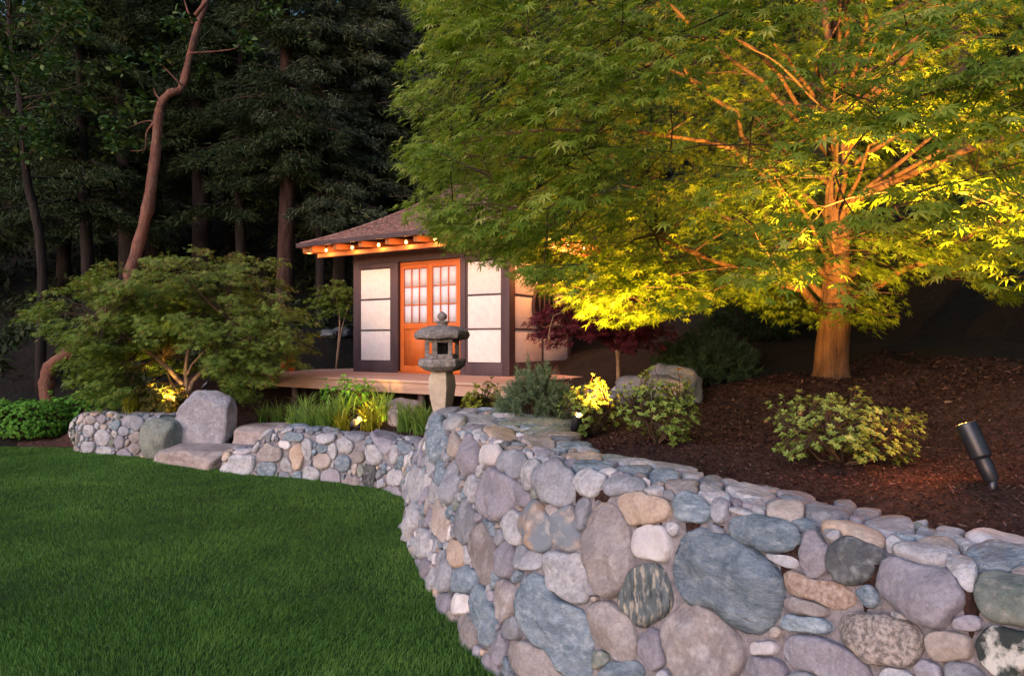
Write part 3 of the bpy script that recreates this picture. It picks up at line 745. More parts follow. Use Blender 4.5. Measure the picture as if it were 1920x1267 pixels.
def tea_house():
    t = empty('tea_house', HO, HA)
    tag(t, 'small Japanese tea house with hipped shingle roof, dark posts, cream panels and orange doors', 'tea house')
    B = lambda name, mt, *bx, bev=.004: MB().box(*bx).build(name, M[mt], t, bevel=bev)
    # frame
    for x, y in ((0, 0), (W_-.13, 0), (0, D_-.13), (W_-.13, D_-.13)): B('post', 'dark_wood', x, x+.13, y, y+.13, 0, 2.17)
    B('post', 'dark_wood', .955, 1.105, -.008, .12, 0, 1.972); B('post', 'dark_wood', 2.492, 2.600, -.008, .12, 0, 1.972)
    B('header', 'dark_wood', .13, W_-.13, -.004, .12, 1.975, 2.168)
    B('header', 'dark_wood', W_-.12, W_+.004, .13, D_-.13, 1.90, 2.168)
    B('top_plate', 'dark_wood', -.03, W_+.03, -.03, D_+.03, 2.170, 2.27)
    B('sill', 'dark_wood', .13, .955, -.004, .11, 0, .205); B('sill', 'dark_wood', 2.602, W_-.13, -.004, .11, 0, .205)
    B('sill', 'dark_wood', W_-.11, W_+.004, .13, D_-.13, 0, .205)
    # wall bodies behind the panels
    B('wall', 'dark_wood', .10, .96, .05, .10, .2, 1.98, bev=0); B('wall', 'dark_wood', 2.59, W_-.10, .05, .10, .2, 1.98, bev=0)
    B('wall', 'dark_wood', W_-.08, W_-.04, .12, D_-.12, .2, 1.95, bev=0)
    B('wall', 'plaster', .12, W_-.12, D_-.10, D_-.04, 0, 2.1, bev=0); B('wall', 'plaster', .04, .09, .12, D_-.12, 0, 2.1, bev=0)
    rows = ((.215, .752), (.778, 1.315), (1.345, 1.880))
    for z0, z1 in rows:
        B('wall_panel', 'plaster', .186, .913, .012, .052, z0, z1); B('wall_panel', 'plaster', 2.640, 3.300, .012, .052, z0, z1)
        for a, b in ((.185, 1.075), (1.125, 2.03)): B('wall_panel', 'plaster', W_-.05, W_-.014, a, b, z0, z1)
    for zr in (.765, 1.330, 1.905):
        B('rail', 'dark_wood', .13, .956, .0, .05, zr-.013, zr+.015 if zr < 1.9 else 1.976); B('rail', 'dark_wood', 2.60, W_-.13, .0, .05, zr-.013, zr+.015 if zr < 1.9 else 1.976)
        if zr < 1.9: B('rail', 'dark_wood', W_-.055, W_, .13, D_-.13, zr-.013, zr+.015)
    for x in ((.13, .184), (.915, .956), (2.602, 2.638), (3.302, 3.342)): B('stile', 'dark_wood', x[0], x[1], .002, .05, .2, 1.975)
    for y in ((.13, .183), (1.077, 1.123), (2.032, 2.072)): B('stile', 'dark_wood', W_-.052, W_-.002, y[0], y[1], .2, 1.9)
    # moon window
    k = 48; mb = MB(); prof = [(.345, 0), (.345, .04), (.395, .04), (.395, 0)]
    V, F = [], []
    for r_, d_ in prof:
        for j in range(k):
            a = 2*math.pi*j/k; V.append((W_-.012+d_, 1.12+r_*math.cos(a), 1.16+r_*math.sin(a)))
    for i in range(4):
        for j in range(k): F.append((i*k+j, i*k+(j+1) % k, ((i+1) % 4)*k+(j+1) % k, ((i+1) % 4)*k+j))
    mb.add(V, F); wf = mb.build('round_window', M['dark_wood'], t, smooth=False)
    mb = MB(); V = [(W_+.004, 1.12, 1.16)]+[(W_+.004, 1.12+.352*math.cos(2*math.pi*j/k), 1.16+.352*math.sin(2*math.pi*j/k)) for j in range(k)]
    V += [(W_-.010, v[1], v[2]) for v in V]
    F = [(0, 1+j, 1+(j+1) % k) for j in range(k)]; mb.add(V, F)
    mb.add(V, []) ; mb.build('pane', M['dark_glass'], wf)
    for y in (.95, 1.12, 1.29):
        hgt = math.sqrt(.344**2-(y-1.12)**2); MB().box(W_+.006, W_+.026, y-.014, y+.014, 1.16-hgt, 1.16+hgt).build('muntin', M['dark_wood'], wf)
    # doors: two sliding leaves
    MB().box(1.107, 2.490, .055, .09, 1.925, 1.973).build('door_lintel', M['cedar'], t, bevel=.004)
    for x0, x1, y0 in ((1.118, 1.812, .050), (1.800, 2.482, .012)):
        z1 = 1.921; fy0, fy1 = y0, y0+.035
        d = MB().box(x0, x0+.085, fy0, fy1, .03, z1).box(x1-.085, x1, fy0, fy1, .03, z1).box(x0+.085, x1-.085, fy0, fy1, z1-.075, z1).box(x0+.085, x1-.085, fy0, fy1, .78, .885).box(x0+.085, x1-.085, fy0, fy1, .03, .13).build('sliding_door', M['cedar'], t, bevel=.003)
        MB().box(x0+.085, x1-.085, fy0+.012, fy1-.008, .13, .78).build('door_panel', M['cedar'], d)
        xs = np.linspace(x0+.085, x1-.085, 4); zs = np.linspace(.885, z1-.075, 4)
        for i in range(3):
            for j in range(3):
                MB().box(xs[i]+.007, xs[i+1]-.007, fy0+.018, fy0+.024, zs[j]+.007, zs[j+1]-.007).build('pane', M['shoji'], d)
        for i in (1, 2): MB().box(xs[i]-.008, xs[i]+.008, fy0+.004, fy1-.004, .885, z1-.075).build('muntin', M['cedar'], d)
        for j in (1, 2): MB().box(xs[0], xs[3], fy0+.006, fy1-.006, zs[j]-.008, zs[j]+.008).build('muntin', M['cedar'], d)
    MB().box(1.106, 2.491, .0, .13, .0, .028).build('threshold', M['cedar'], t)
    # roof
    E = .70; ex0, ex1, ey0, ey1 = -E, W_+E, -E, D_+E; ze = 2.33; H = 1.12
    rx0, rx1, ry = W_/2-.28, W_/2+.28, D_/2
    eav = [np.array(p, float) for p in ((ex0, ey0), (ex1, ey0), (ex1, ey1), (ex0, ey1))]
    rid = [np.array(p, float) for p in ((rx0, ry), (rx1, ry), (rx1, ry), (rx0, ry))]
    zf = lambda s: ze + H*(.62*s+.38*s**2.1)
    mb = MB(); rr = np.random.default_rng(3); NC = 26
    for f in range(4):
        a0, a1, b0, b1 = eav[f], eav[(f+1) % 4], rid[f], rid[(f+1) % 4]
        out = np.array([(a1-a0)[1], -(a1-a0)[0]]); out /= np.linalg.norm(out)
        for c in range(NC):
            s0, s1 = c/NC, (c+1.25)/NC
            s1 = min(s1, 1)
            p0, p1 = a0+(b0-a0)*s0, a1+(b1-a1)*s0; q0, q1 = a0+(b0-a0)*s1, a1+(b1-a1)*s1
            L = np.linalg.norm(p1-p0); n = max(1, int(L/.13)); cuts = (np.arange(n+1)+(rr.random()*.6-.3 if n > 1 else 0)); cuts = np.clip(cuts/n, 0, 1); cuts[0] = 0; cuts[-1] = 1
            cuts[1:-1] += rr.normal(0, .1/n, max(0, n-1))
            for i in range(n):
                ta, tb = cuts[i]+.02/n, cuts[i+1]-.02/n
                th = rr.uniform(.014, .024); sh = rr.uniform(-.008, .008)
                za, zb = zf(s0)+sh*.3, zf(s1)
                P = [p0+(p1-p0)*ta, p0+(p1-p0)*tb, q0+(q1-q0)*tb, q0+(q1-q0)*ta]
                P[0] = P[0]+out*sh; P[1] = P[1]+out*sh
                V = [(*P[0], za), (*P[1], za), (*P[2], zb), (*P[3], zb), (*P[0], za+th), (*P[1], za+th), (*P[2], zb+.003), (*P[3], zb+.003)]
                mb.add(V, [(0, 3, 2, 1), (4, 5, 6, 7), (0, 1, 5, 4), (1, 2, 6, 5), (2, 3, 7, 6), (3, 0, 4, 7)])
    roof = mb.build('roof', M['shingle'], t); roof['kind'] = 'stuff'
    mb = MB()
    for a, b in ((eav[0], rid[0]), (eav[1], rid[1]), (eav[2], rid[2]), (eav[3], rid[3])):
        ss = np.linspace(0.01, 1, 12); mb.tube([(*(a+(b-a)*s), zf(s)+.022) for s in ss], .028, 6)
    mb.tube([(rx0, ry, zf(1)+.04), (rx1, ry, zf(1)+.04)], .05, 6)
    mb.build('roof_ridge', M['shingle'], roof)
    mb = MB()      # soffit boards
    n = 20
    for f in range(4):
        a0, a1, b0, b1 = eav[f], eav[(f+1) % 4], rid[f], rid[(f+1) % 4]
        V = [(*(a0), ze-.006), (*(a1), ze-.006), (*(a1+(b1-a1)*.45), zf(.45)-.03), (*(a0+(b0-a0)*.45), zf(.45)-.03)]
        mb.add(V, [(0, 1, 2, 3)])
    mb.build('soffit', M['rafter'], t)
    for (x0, x1, y0, y1) in ((ex0-.03, ex1+.03, ey0-.03, ey0), (ex0-.03, ex1+.03, ey1, ey1+.03), (ex0-.03, ex0, ey0, ey1), (ex1, ex1+.03, ey0, ey1)):
        B('fascia', 'dark_wood', x0, x1, y0, y1, ze-.045, ze+.035)
    # rafters under the eaves, and a beam carrying them
    zr = lambda d: ze-.055+(zf(.3)-ze)/.3*d/2.2*.75
    for x in np.arange(-.42, W_+.5, .62):
        MB().beam((x, ey0+.05, ze-.085), (x, .10, ze-.02), .085, .10).build('rafter', M['rafter'], t, bevel=.004)
        MB().beam((x, ey1-.05, ze-.085), (x, D_-.1, ze-.02), .085, .10).build('rafter', M['rafter'], t)
    for y in np.arange(.1, D_+.3, .62):
        MB().beam((ex1-.05, y, ze-.085), (W_-.1, y, ze-.02), .085, .10).build('rafter', M['rafter'], t, bevel=.004)
        MB().beam((ex0+.05, y, ze-.085), (.1, y, ze-.02), .085, .10).build('rafter', M['rafter'], t)
    for sx, sy in ((0, 0), (1, 0), (1, 1), (0, 1)):
        a = (ex1-.06 if sx else ex0+.06, ey1-.06 if sy else ey0+.06, ze-.088); b = (W_-.1 if sx else .1, D_-.1 if sy else .1, ze-.03)
        MB().beam(a, b, .10, .11).build('hip_rafter', M['rafter'], t, bevel=.004)
    B('eave_beam', 'rafter', -.50, W_+.50, -.42, -.36, ze-.215, ze-.135); B('eave_beam', 'rafter', W_+.30, W_+.38, -.34, D_+.4, ze-.235, ze-.137)
    # small lamps in the eaves
    bulb = mat('bulb', (1, .7, .4), None, emit=(1, .50, .16), estr=1.1)
    spots = [(-.62, -.52), (-.16, -.52), (.50, -.52), (1.13, -.52), (1.75, -.52), (2.37, -.52), (3.0, -.52), (3.75, -.52), (W_+.50, .42), (W_+.50, 1.04), (W_+.50, 1.66)]
    for i, (x, y) in enumerate(spots):
        m = MB(); m.lathe([(.001, -.034), (.018, -.030), (.027, -.012), (.027, .006), (.015, .022), (.012, .03)], 10)
        l = m.build('eave_lamp', bulb, t, (x, y, ze-.10), smooth=True)
        MB().lathe([(.0, .0), (.017, .0), (.017, .05), (.0, .05)], 8).build('lamp_socket', M['dark_metal'], l, (0, 0, .026))
        ld = bpy.data.lights.new('eave_light', 'POINT'); ld.energy = 1.5 if i < 8 else 13.0; ld.color = (1, .36, .10); ld.shadow_soft_size = .03
        lo = bpy.data.objects.new('eave_light', ld); link(lo, t); lo.location = (x, y, ze-.155)

def deck():
    t = empty('deck', HO, HA); tag(t, 'low cedar deck of wide boards running around the tea house', 'deck')
    x0, x1 = -1.55, 4.55; y = -1.65; i = 0
    r = np.random.default_rng(5)
    while y < .1:
        MB().box(x0+r.uniform(-.01, .01), x1+r.uniform(-.01, .01), y, y+.135, -.042, -.002).build('board', M['deck'], t, bevel=.003); y += .142
    xx = W_+.03
    while xx < x1-.1:
        MB().box(xx, xx+.135, y, 3.3, -.042, -.002).build('board', M['deck'], t, bevel=.003); xx += .142
    xx = x0
    while xx < -.15:
        MB().box(xx, xx+.135, y, 3.3, -.042, -.002).build('board', M['deck'], t, bevel=.003); xx += .142
    MB().box(x0+.04, x1-.04, -1.615, -1.575, -.20, -.046).build('fascia', M['deck'], t, bevel=.003)
    MB().box(x1-.08, x1-.04, -1.57, 3.2, -.20, -.046).build('fascia', M['deck'], t, bevel=.003)
    MB().box(x0+.04, x0+.08, -1.57, 3.2, -.20, -.046).build('fascia', M['deck'], t, bevel=.003)
    MB().box(.02, W_-.02, .14, D_-.02, -.18, -.003).build('floor_frame', M['dark_wood'], t)
    for px in np.linspace(x0+.3, x1-.3, 5):
        for py in (-1.45, .6, 3.0): MB().box(px-.05, px+.05, py-.05, py+.05, -.75, -.046).build('post', M['dark_wood'], t)
    # round cedar stool at the far left end of the deck
    c = hw(-1.18, -.55, 0)
    st = MB().lathe([(0, 0), (.13, 0), (.14, .02), (.145, .14), (.14, .25), (.13, .27), (0, .272)], 20).build('cedar_stool', M['cedar'], None, (c[0], c[1], HO[2]-.002), smooth=False)
    tag(st, 'round orange cedar block standing at the left end of the deck', 'stool')

# ------------------------------------------------------------------ stone lantern
def stone_lantern():
    c = at(829, 700, 7.5); z0 = gz(c[0], c[1])
    t = empty('stone_lantern', (c[0], c[1], z0), R(8)); tag(t, 'hexagonal Japanese stone lantern with wide cap standing in front of the deck', 'stone lantern')
    zt = lambda py: EYE-(py-HY)/FPX*7.5-z0
    def hexa(name, prof, mt, ang=0, parent=t, rough=.012, k=6, sub=3, seed=1):
        mb = MB(); V = []; per = k*sub
        prof = [prof[0]]+[p for a, b in zip(prof[:-1], prof[1:]) for p in ([((a[0]+b[0])/2, (a[1]+b[1])/2)] if abs(b[1]-a[1]) > .05 else [])+[b]]
        for r, z in prof:
            for j in range(per):
                q = j % sub/sub; i = j//sub
                a0 = 2*math.pi*i/k+ang; a1 = 2*math.pi*(i+1)/k+ang
                x = r*(math.cos(a0)*(1-q)+math.cos(a1)*q); y = r*(math.sin(a0)*(1-q)+math.sin(a1)*q)
                n = 1+rough*3*mnoise.noise(Vector((x*13+seed, y*13, z*13))); V.append((x*n, y*n, z+rough*.6*mnoise.noise(Vector((x*11, y*11+seed, z*4)))))
        m = len(prof); F = [(i*per+j, i*per+(j+1) % per, (i+1)*per+(j+1) % per, (i+1)*per+j) for i in range(m-1) for j in range(per)]
        mb.add(V, F); return mb.build(name, M[mt], parent, bevel=.004)
    zb = zt(697)    # underside of the platform
    hexa('base', [(0, -.12), (.20, -.12), (.20, .02), (.15, .07), (0, .08)], 'lantern')
    # pillar: flaring bulbous leg on four sides
    pr = [(.0, .03), (.115, .03), (.112, zb*.25), (.108, zb*.45), (.138, zb*.62), (.158, zb*.78), (.150, zb*.92), (.118, zb+.012), (0, zb+.014)]
    hexa('pillar', pr, 'lantern_pale', ang=R(14), k=4, sub=4, rough=.008)
    p1 = zt(672)
    hexa('platform', [(0, zb), (.135, zb), (.19, zb+.02), (.262, zb+.065), (.262, p1-.02), (.245, p1), (0, p1+.004)], 'lantern', seed=3, rough=.018)
    f0, f1 = p1, zt(636)
    # fire box: six corner posts and rails leave real window openings
    rf = .165; mb = MB()
    for i in range(6):
        a = 2*math.pi*i/6; x, y = rf*math.cos(a), rf*math.sin(a)
        mb.box(x-.024, x+.024, y-.024, y+.024, f0+.002, f1)
    for i in range(6):
        a0, a1 = 2*math.pi*i/6, 2*math.pi*(i+1)/6
        A = np.array((rf*math.cos(a0), rf*math.sin(a0), 0)); Bp = np.array((rf*math.cos(a1), rf*math.sin(a1), 0))
        mb.beam(A+(0, 0, f0+.025), Bp+(0, 0, f0+.025), .034, .05); mb.beam(A+(0, 0, f1-.018), Bp+(0, 0, f1-.018), .034, .036)
    mb.build('fire_box', M['lantern'], t, bevel=.003)
    hexa('fire_box_core', [(0, f0+.003), (.085, f0+.003), (.085, f1-.002), (0, f1-.001)], 'dark_hollow', rough=0)
    c0, c1 = f1, zt(612)
    hexa('cap', [(0, c0-.004), (.20, c0-.002), (.290, c0+.012), (.312, c0+.05), (.298, c0+.085), (.22, c1-.012), (.12, c1+.006), (0, c1+.01)], 'lantern', seed=7, rough=.035)
    j = zt(603)
    hexa('finial_base', [(0, c1), (.06, c1), (.06, j-.02), (.085, j-.005), (.05, j+.008), (0, j+.01)], 'lantern', k=8, sub=1)
    tp = zt(581)
    MB().lathe([(0, j+.008), (.022, j+.012), (.050, j+.035), (.056, j+.06), (.045, j+.085), (.018, j+.105), (0, j+.115)], 14).build('finial', M['lantern'], t, smooth=True)

# ------------------------------------------------------------------ garden lamps
def spot_lamp(loc, aim, power, label, size=1.0, beam=75, tilt=None, col=(1, .43, .065), blend=.7, spill=0):
    loc = np.array(loc, float); t = empty('garden_spotlight', loc); tag(t, label, 'spotlight', 'bullet spotlights in the planting beds')
    d = Vector(tuple(np.array(aim)-loc)).normalized() if tilt is None else Vector(tilt).normalized()
    q = d.to_track_quat('Z', 'Y')
    L = .225*size; r = .038*size
    h = MB().lathe([(0, 0), (r*.66, 0), (r*.76, .05*size), (r*.74, .085*size), (r*.98, .095*size), (r*1.0, .10*size), (r*1.0, L), (r*.93, L+.004), (r*.86, L-.032*size)], 24)
    o = h.build('housing', M['dark_metal'], t, (0, 0, .035*size), smooth=False, bevel=.0015); o.rotation_mode = 'QUATERNION'; o.rotation_quaternion = q
    for p in o.data.polygons: p.use_smooth = True
    ln = MB().lathe([(0, L-.03*size), (r*.86, L-.03*size)], 20).build('lens', mat('lens', (1, .8, .5), None, emit=(1, .58, .18), estr=12), o)
    MB().lathe([(0, -.10), (.008, -.06), (.014*size, .0), (.017*size, .04), (0, .045)], 8).build('stake', M['dark_metal'], t)
    ld = bpy.data.lights.new('lamp_beam', 'SPOT'); ld.energy = power; ld.color = col; ld.spot_size = R(beam); ld.spot_blend = blend; ld.shadow_soft_size = .025
    lo = bpy.data.objects.new('lamp_beam', ld); link(lo, t)
    tip = d*(L+.012); lo.location = (tip.x, tip.y, tip.z+.035*size)
    ad = Vector(tuple(np.array(aim)-loc))-Vector(lo.location); lo.rotation_euler = (-ad).to_track_quat('Z', 'Y').to_euler()
    if spill:
        ls = bpy.data.lights.new('lamp_spill', 'POINT'); ls.energy = spill; ls.color = (1, .32, .06); ls.shadow_soft_size = .02
        lso = bpy.data.objects.new('lamp_spill', ls); link(lso, t); q_ = d*(L+.06*size); lso.location = (q_.x, q_.y, q_.z)
    return t

def lamps():
    spot_lamp((1.86, 2.64, gz(1.86, 2.64)), (2.76, 5.24, 3.65), 1150, 'black bullet spotlight leaning in the mulch at the right, aimed at the big maple', 1.02, 72, tilt=(-.26, .34, 1.0), spill=3.2)
    p = at(1072, 792, 4.80); p[2] = gz(p[0], p[1])+.02
    spot_lamp(p, (1.45, 5.6, 2.7), 300, 'spotlight glowing among the leaves of the shrub beside the blue green pine', .8, 105, tilt=(.22, -.42, .9))
    p = at(664, 800, 8.38); p[2] = gz(p[0], p[1])
    spot_lamp(p, at(702, 775, 8.80), 70.0, 'small dark spotlight between the two yellow lit grasses', .8, 110, tilt=(.4, .7, .45), col=(1, .62, .10))
    p = at(305, 760, 10.0); p[2] = gz(p[0], p[1])
    spot_lamp(p, (-5.1, 10.7, 1.6), 60, 'spotlight hidden in the low ferns under the small left maple', .8, 120, tilt=(.1, .25, 1), col=(1, .60, .12))
    # slender metal ornament behind the upright boulder
    c = at(385, 733, 9.95); g = gz(c[0], c[1])
    t = empty('crane_ornament', (c[0], c[1], g)); tag(t, 'slender dark metal bird figure on two thin legs behind the upright boulder', 'ornament')
    s = 1.60-(690-HY)/FPX*9.95-g
    for dx, dy in ((-.10, 0), (.09, .02)):
        MB().tube([(dx, dy, -.02), (dx*.6, dy, s*.35), (0, 0, s*.68)], [.011, .010, .013], 6).build('leg', M['dark_metal'], t)
    MB().tube([(-.06, 0, s*.66), (-.02, 0, s*.70), (.03, 0, s*.76), (.06, 0, s*.80)], [.008, .034, .030, .008], 8).build('body', M['dark_metal'], t, smooth=True)
    MB().tube([(.03, 0, s*.76), (.055, 0, s*.88), (.035, 0, s*.97), (.01, 0, s*.985), (-.05, 0, s*.97)], [.012, .010, .011, .012, .002], 6).build('neck', M['dark_metal'], t, smooth=True)
# ------------------------------------------------------------------ foliage
def leaf_template(lobes, droop=.12):
    """palmate leaf, unit size; returns V, F"""
    V = [(0, 0, 0)]; F = []
    if lobes == 1:
        V = [(0, 0, 0), (.3, .17, .02), (1, 0, -droop*.8), (.3, -.17, .02), (.65, .13, -.02), (.65, -.13, -.02)]
        return np.array(V, float), np.array([(0, 3, 1), (1, 3, 5), (1, 5, 4), (4, 5, 2)])
    span = {7: 125, 5: 105, 3: 55}[lobes]
    for i in range(lobes):
        a = R(-span+2*span*i/(lobes-1)); L = 1-.45*abs(a/R(span))**1.4
        w = .105; m = L*.42
        c, s = math.cos(a), math.sin(a)
        b = len(V)
        V += [(m*c-w*s, m*s+w*c, -droop*m*m), (L*c, L*s, -droop*2.2*L*L), (m*c+w*s, m*s-w*c, -droop*m*m)]
        F += [(0, b+2, b), (b, b+2, b+1)]
    return np.array(V, float), np.array(F)

def simple_leaf(lobes, droop=.12):
    V = [(0, 0, 0)]; F = []; span = {7: 125, 5: 105}[lobes]
    for i in range(lobes):
        a = R(-span+2*span*i/(lobes-1)); L = 1-.45*abs(a/R(span))**1.4; b = len(V); w = .15
        V += [(.34*math.cos(a-w*2.2), .34*math.sin(a-w*2.2), 0), (L*math.cos(a), L*math.sin(a), -droop*2.2*L*L), (.34*math.cos(a+w*2.2), .34*math.sin(a+w*2.2), 0)]
        F += [(0, b, b+2), (b, b+1, b+2)] if lobes == 5 else [(0, b, b+1)]
    return np.array(V, float), np.array(F)

def place_leaves(P, D, N, S, tmpl, var):
    """P positions, D pointing dirs, N normals, S sizes"""
    TV, TF = tmpl; n = len(P)
    D = D/ (np.linalg.norm(D, axis=1)[:, None]+1e-9)
    Sd = np.cross(N, D); Sd /= np.linalg.norm(Sd, axis=1)[:, None]+1e-9
    Nn = np.cross(D, Sd)
    V = P[:, None, :] + S[:, None, None]*(TV[None, :, 0:1]*D[:, None, :]+TV[None, :, 1:2]*Sd[:, None, :]+TV[None, :, 2:3]*Nn[:, None, :])
    F = (np.arange(n)[:, None, None]*len(TV)+TF[None]).reshape(-1, TF.shape[1])
    return V.reshape(-1, 3), F, np.repeat(var, len(TV))

def proj(P):
    return CX+FPX*P[:, 0]/np.maximum(P[:, 1], .1), HY-FPX*(P[:, 2]-EYE)/np.maximum(P[:, 1], .1)

def leaf_objects(name, parent, P, D, N, S, var, tmpl, mt, take):
    """the leaves with indices in take become objects of their own that share a few meshes"""
    TV, TF = tmpl; meshes = []
    for k in range(6):
        v = (k+.5)/6
        me = np_mesh(name, TV, TF, False, np.full(len(TV), v)); me.materials.append(mt); meshes.append(me)
    off = np.array(parent.location)
    for i in take:
        d = Vector(tuple(D[i])).normalized(); n = Vector(tuple(N[i])); s = n.cross(d).normalized(); n = d.cross(s)
        o = bpy.data.objects.new(name, meshes[min(5, int(var[i]*6))])
        mw = Matrix(((d.x, s.x, n.x), (d.y, s.y, n.y), (d.z, s.z, n.z))).to_4x4()
        mw = Matrix.Translation(Vector(tuple(P[i]-off))) @ mw @ Matrix.Scale(float(S[i]), 4)
        link(o, parent); o.matrix_local = mw

def branch_path(a, b, n=7, sag=.0, wig=.04, r=None):
    r = r or rng
    a, b = np.asarray(a, float), np.asarray(b, float); L = np.linalg.norm(b-a)
    t = np.linspace(0, 1, n)[:, None]
    P = a+(b-a)*t
    P[:, 2] += sag*L*(4*t*(1-t))[:, 0]
    w = np.cumsum(r.normal(0, wig*L/n**.5, (n, 3)), axis=0)*np.sin(np.pi*t)
    return P+w

CROWN = [(752,-150),(765,20),(800,60),(768,110),(722,205),(748,215),(815,250),(750,268),(748,325),(800,330),(780,380),(738,378),(790,420),(850,468),(905,480),(950,500),
         (1000,540),(1060,565),(1100,600),(1170,605),(1260,590),(1380,560),(1440,600),(1530,612),(1560,600),(1640,620),(1692,585),(1700,525),(1800,505),(1850,560),(2150,575),(2200,-150)]

def maple():
    base = np.array([2.92, 6.2, gz(2.92, 6.2)-.05])
    t = empty('maple_tree', base); tag(t, 'big Japanese maple on the mulch slope, glowing yellow around its lit trunk', 'maple tree')
    r = np.random.default_rng(11)
    wood = MB(); nodes = []
    def limb(P, r0, r1, k=8, keep=True, mt='maple_bark'):
        wood = MB()
        P = np.asarray(P, float); P = P + np.sin(np.linspace(0, np.pi, len(P)))[:, None]*np.cumsum(r.normal(0, .035, P.shape), axis=0); rad = .62*np.linspace(r0, r1, len(P)); wood.tube(P-base, rad, k, jit=.03); wood.build('branch', M[mt], t, smooth=True)
        if keep:
            for p, q in zip(P, rad): nodes.append((*p, q))
    Y = 6.2
    tr = catmull([base, at(1560, 700, Y), at(1562, 655, Y), at(1566, 600, Y), at(1566, 530, Y+.02), at(1572, 440, Y), at(1566, 380, Y+.05), at(1572, 300, Y), at(1590, 210, Y+.1), at(1560, 90, Y), at(1540, -20, Y+.1), at(1530, -200, Y)], 46)
    rad = np.interp(np.linspace(0, 1, 46), [0, .04, .12, .25, .45, .7, 1], [.30, .175, .15, .145, .10, .055, .02])
    trunk = MB(); k = 22; trunk.tube(tr-base, rad, k)
    V = np.concatenate(trunk.V); fl = np.array([mnoise.noise(Vector((v[0]*9, v[1]*9, v[2]*1.6))) for v in V])
    nn = len(tr)*k; ring = np.repeat(np.arange(len(tr)), k); cen = (tr-base)[ring]
    V[:nn] = cen+(V[:nn]-cen)*(1+.16*fl[:nn, None]); trunk.V = [V]
    trunk.build('trunk', M['maple_bark'], t, smooth=True)
    for p, q in zip(tr[12:], rad[12:]): nodes.append((*p, q))
    A = lambda px, py, y: at(px, py, y)
    limb(catmull([A(1545,590,6.15), A(1500,545,5.9), A(1425,522,5.5), A(1330,470,5.1), A(1230,440,4.8)], 10), .065, .02)
    limb(catmull([A(1548,560,6.2), A(1500,510,6.4), A(1460,470,6.5), A(1425,430,6.6), A(1380,330,6.9), A(1330,250,7.2)], 12), .055, .015)
    limb(catmull([A(1550,520,6.15), A(1500,470,6.0), A(1440,400,5.7), A(1340,330,5.3), A(1200,290,5.0), A(1050,270,4.9), A(900,260,5.0)], 16), .045, .009)
    limb(catmull([A(1580,570,6.2), A(1640,530,6.0), A(1700,500,5.8), A(1790,440,5.6), A(1900,400,5.4)], 10), .065, .02)
    limb(catmull([A(1575,540,6.3), A(1640,470,6.5), A(1690,420,6.6), A(1740,400,6.8), A(1830,330,7.1)], 10), .055, .015)
    limb(catmull([A(1585,400,6.2), A(1635,340,6.1), A(1700,300,5.9), A(1800,220,5.6), A(1900,150,5.3)], 10), .05, .012)
    limb(catmull([A(1560,480,6.1), A(1540,400,5.7), A(1545,300,5.2), A(1500,200,4.7), A(1460,120,4.3)], 10), .03, .010, mt='twig')  # near limbs painted darker with twig bark, to look unlit by the lamps
    limb(catmull([A(1570,330,6.2), A(1620,220,6.5), A(1690,90,6.8), A(1740,-30,7.0)], 9), .05, .012)
    limb(catmull([A(1570,360,6.3), A(1500,280,6.8), A(1400,180,7.6), A(1280,90,8.2)], 9), .045, .012)
    limb(catmull([A(1560,420,6.2), A(1490,340,6.0), A(1395,235,5.6), A(1330,165,5.2), A(1250,105,4.8), A(1180,60,4.5), A(1100,0,4.3)], 14), .04, .010, mt='twig')  # dark bark again for the unlit look, also on its side branch
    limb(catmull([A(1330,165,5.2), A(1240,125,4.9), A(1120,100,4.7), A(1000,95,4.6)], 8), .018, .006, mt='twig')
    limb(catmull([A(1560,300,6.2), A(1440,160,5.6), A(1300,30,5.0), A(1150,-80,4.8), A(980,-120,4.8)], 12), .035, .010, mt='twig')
    limb(catmull([A(1560,470,6.3), A(1400,420,6.9), A(1280,380,7.4), A(1130,340,7.9)], 10), .04, .012)
    limb(catmull([base+[0, .05, 1.2], base+[.8, .9, 1.7], base+[1.9, 1.8, 2.3], base+[2.8, 2.5, 2.6]], 9), .06, .015)
    limb(catmull([base+[0, 0, 1.6], base+[1.2, -.5, 2.2], base+[2.4, -1.0, 2.7], base+[3.3, -1.3, 2.8]], 9), .06, .015)
    limb(catmull([base+[0, 0, 2.2], base+[.6, -1.0, 3.0], base+[1.1, -2.0, 3.5], base+[1.5, -2.8, 3.6]], 9), .05, .012)
    for _ in range(26):      # thin secondary branches arching out of the low forks
        z0 = r.uniform(.95, 3.6); a = r.uniform(0, 2*math.pi); L = r.uniform(1.0, 2.2)
        j = int(np.argmin(abs(tr[:, 2]-base[2]-z0))); s_ = tr[j]; o = np.array([math.cos(a), math.sin(a), 0])
        limb([s_+o*L*q_+np.array([0, 0, L*(.75*q_-.35*q_*q_)]) for q_ in np.linspace(0, 1, 8)], .04, .008, 6)
    ND = np.array(nodes)
    # sprays of leaves through a layered dome
    cen = np.array([2.75, 6.15]); RR = 4.15; SP = []
    tries = 0
    while len(SP) < 1500 and tries < 60000:
        tries += 1
        rr_ = RR*math.sqrt(r.random()); a = r.uniform(0, 2*math.pi); x = cen[0]+rr_*math.cos(a); y = cen[1]+rr_*math.sin(a)*.88
        q = rr_/RR
        zlo = 1.95+.35*smooth01(1-q*1.3)+.15*math.sin(a*3)-.12*(q > .5); zhi = 2.4+4.3*math.sqrt(max(0, 1-q*q))
        if y < 1.9: continue
        z = r.uniform(zlo, zhi)
        depth = min(1-q, (zhi-z)/3.0)
        if depth > .22 and z > 2.9 and r.random() < .55: continue
        px, py = proj(np.array([[x, y, z]])); px, py = px[0], py[0]
        if py < -140 and r.random() < .72: continue
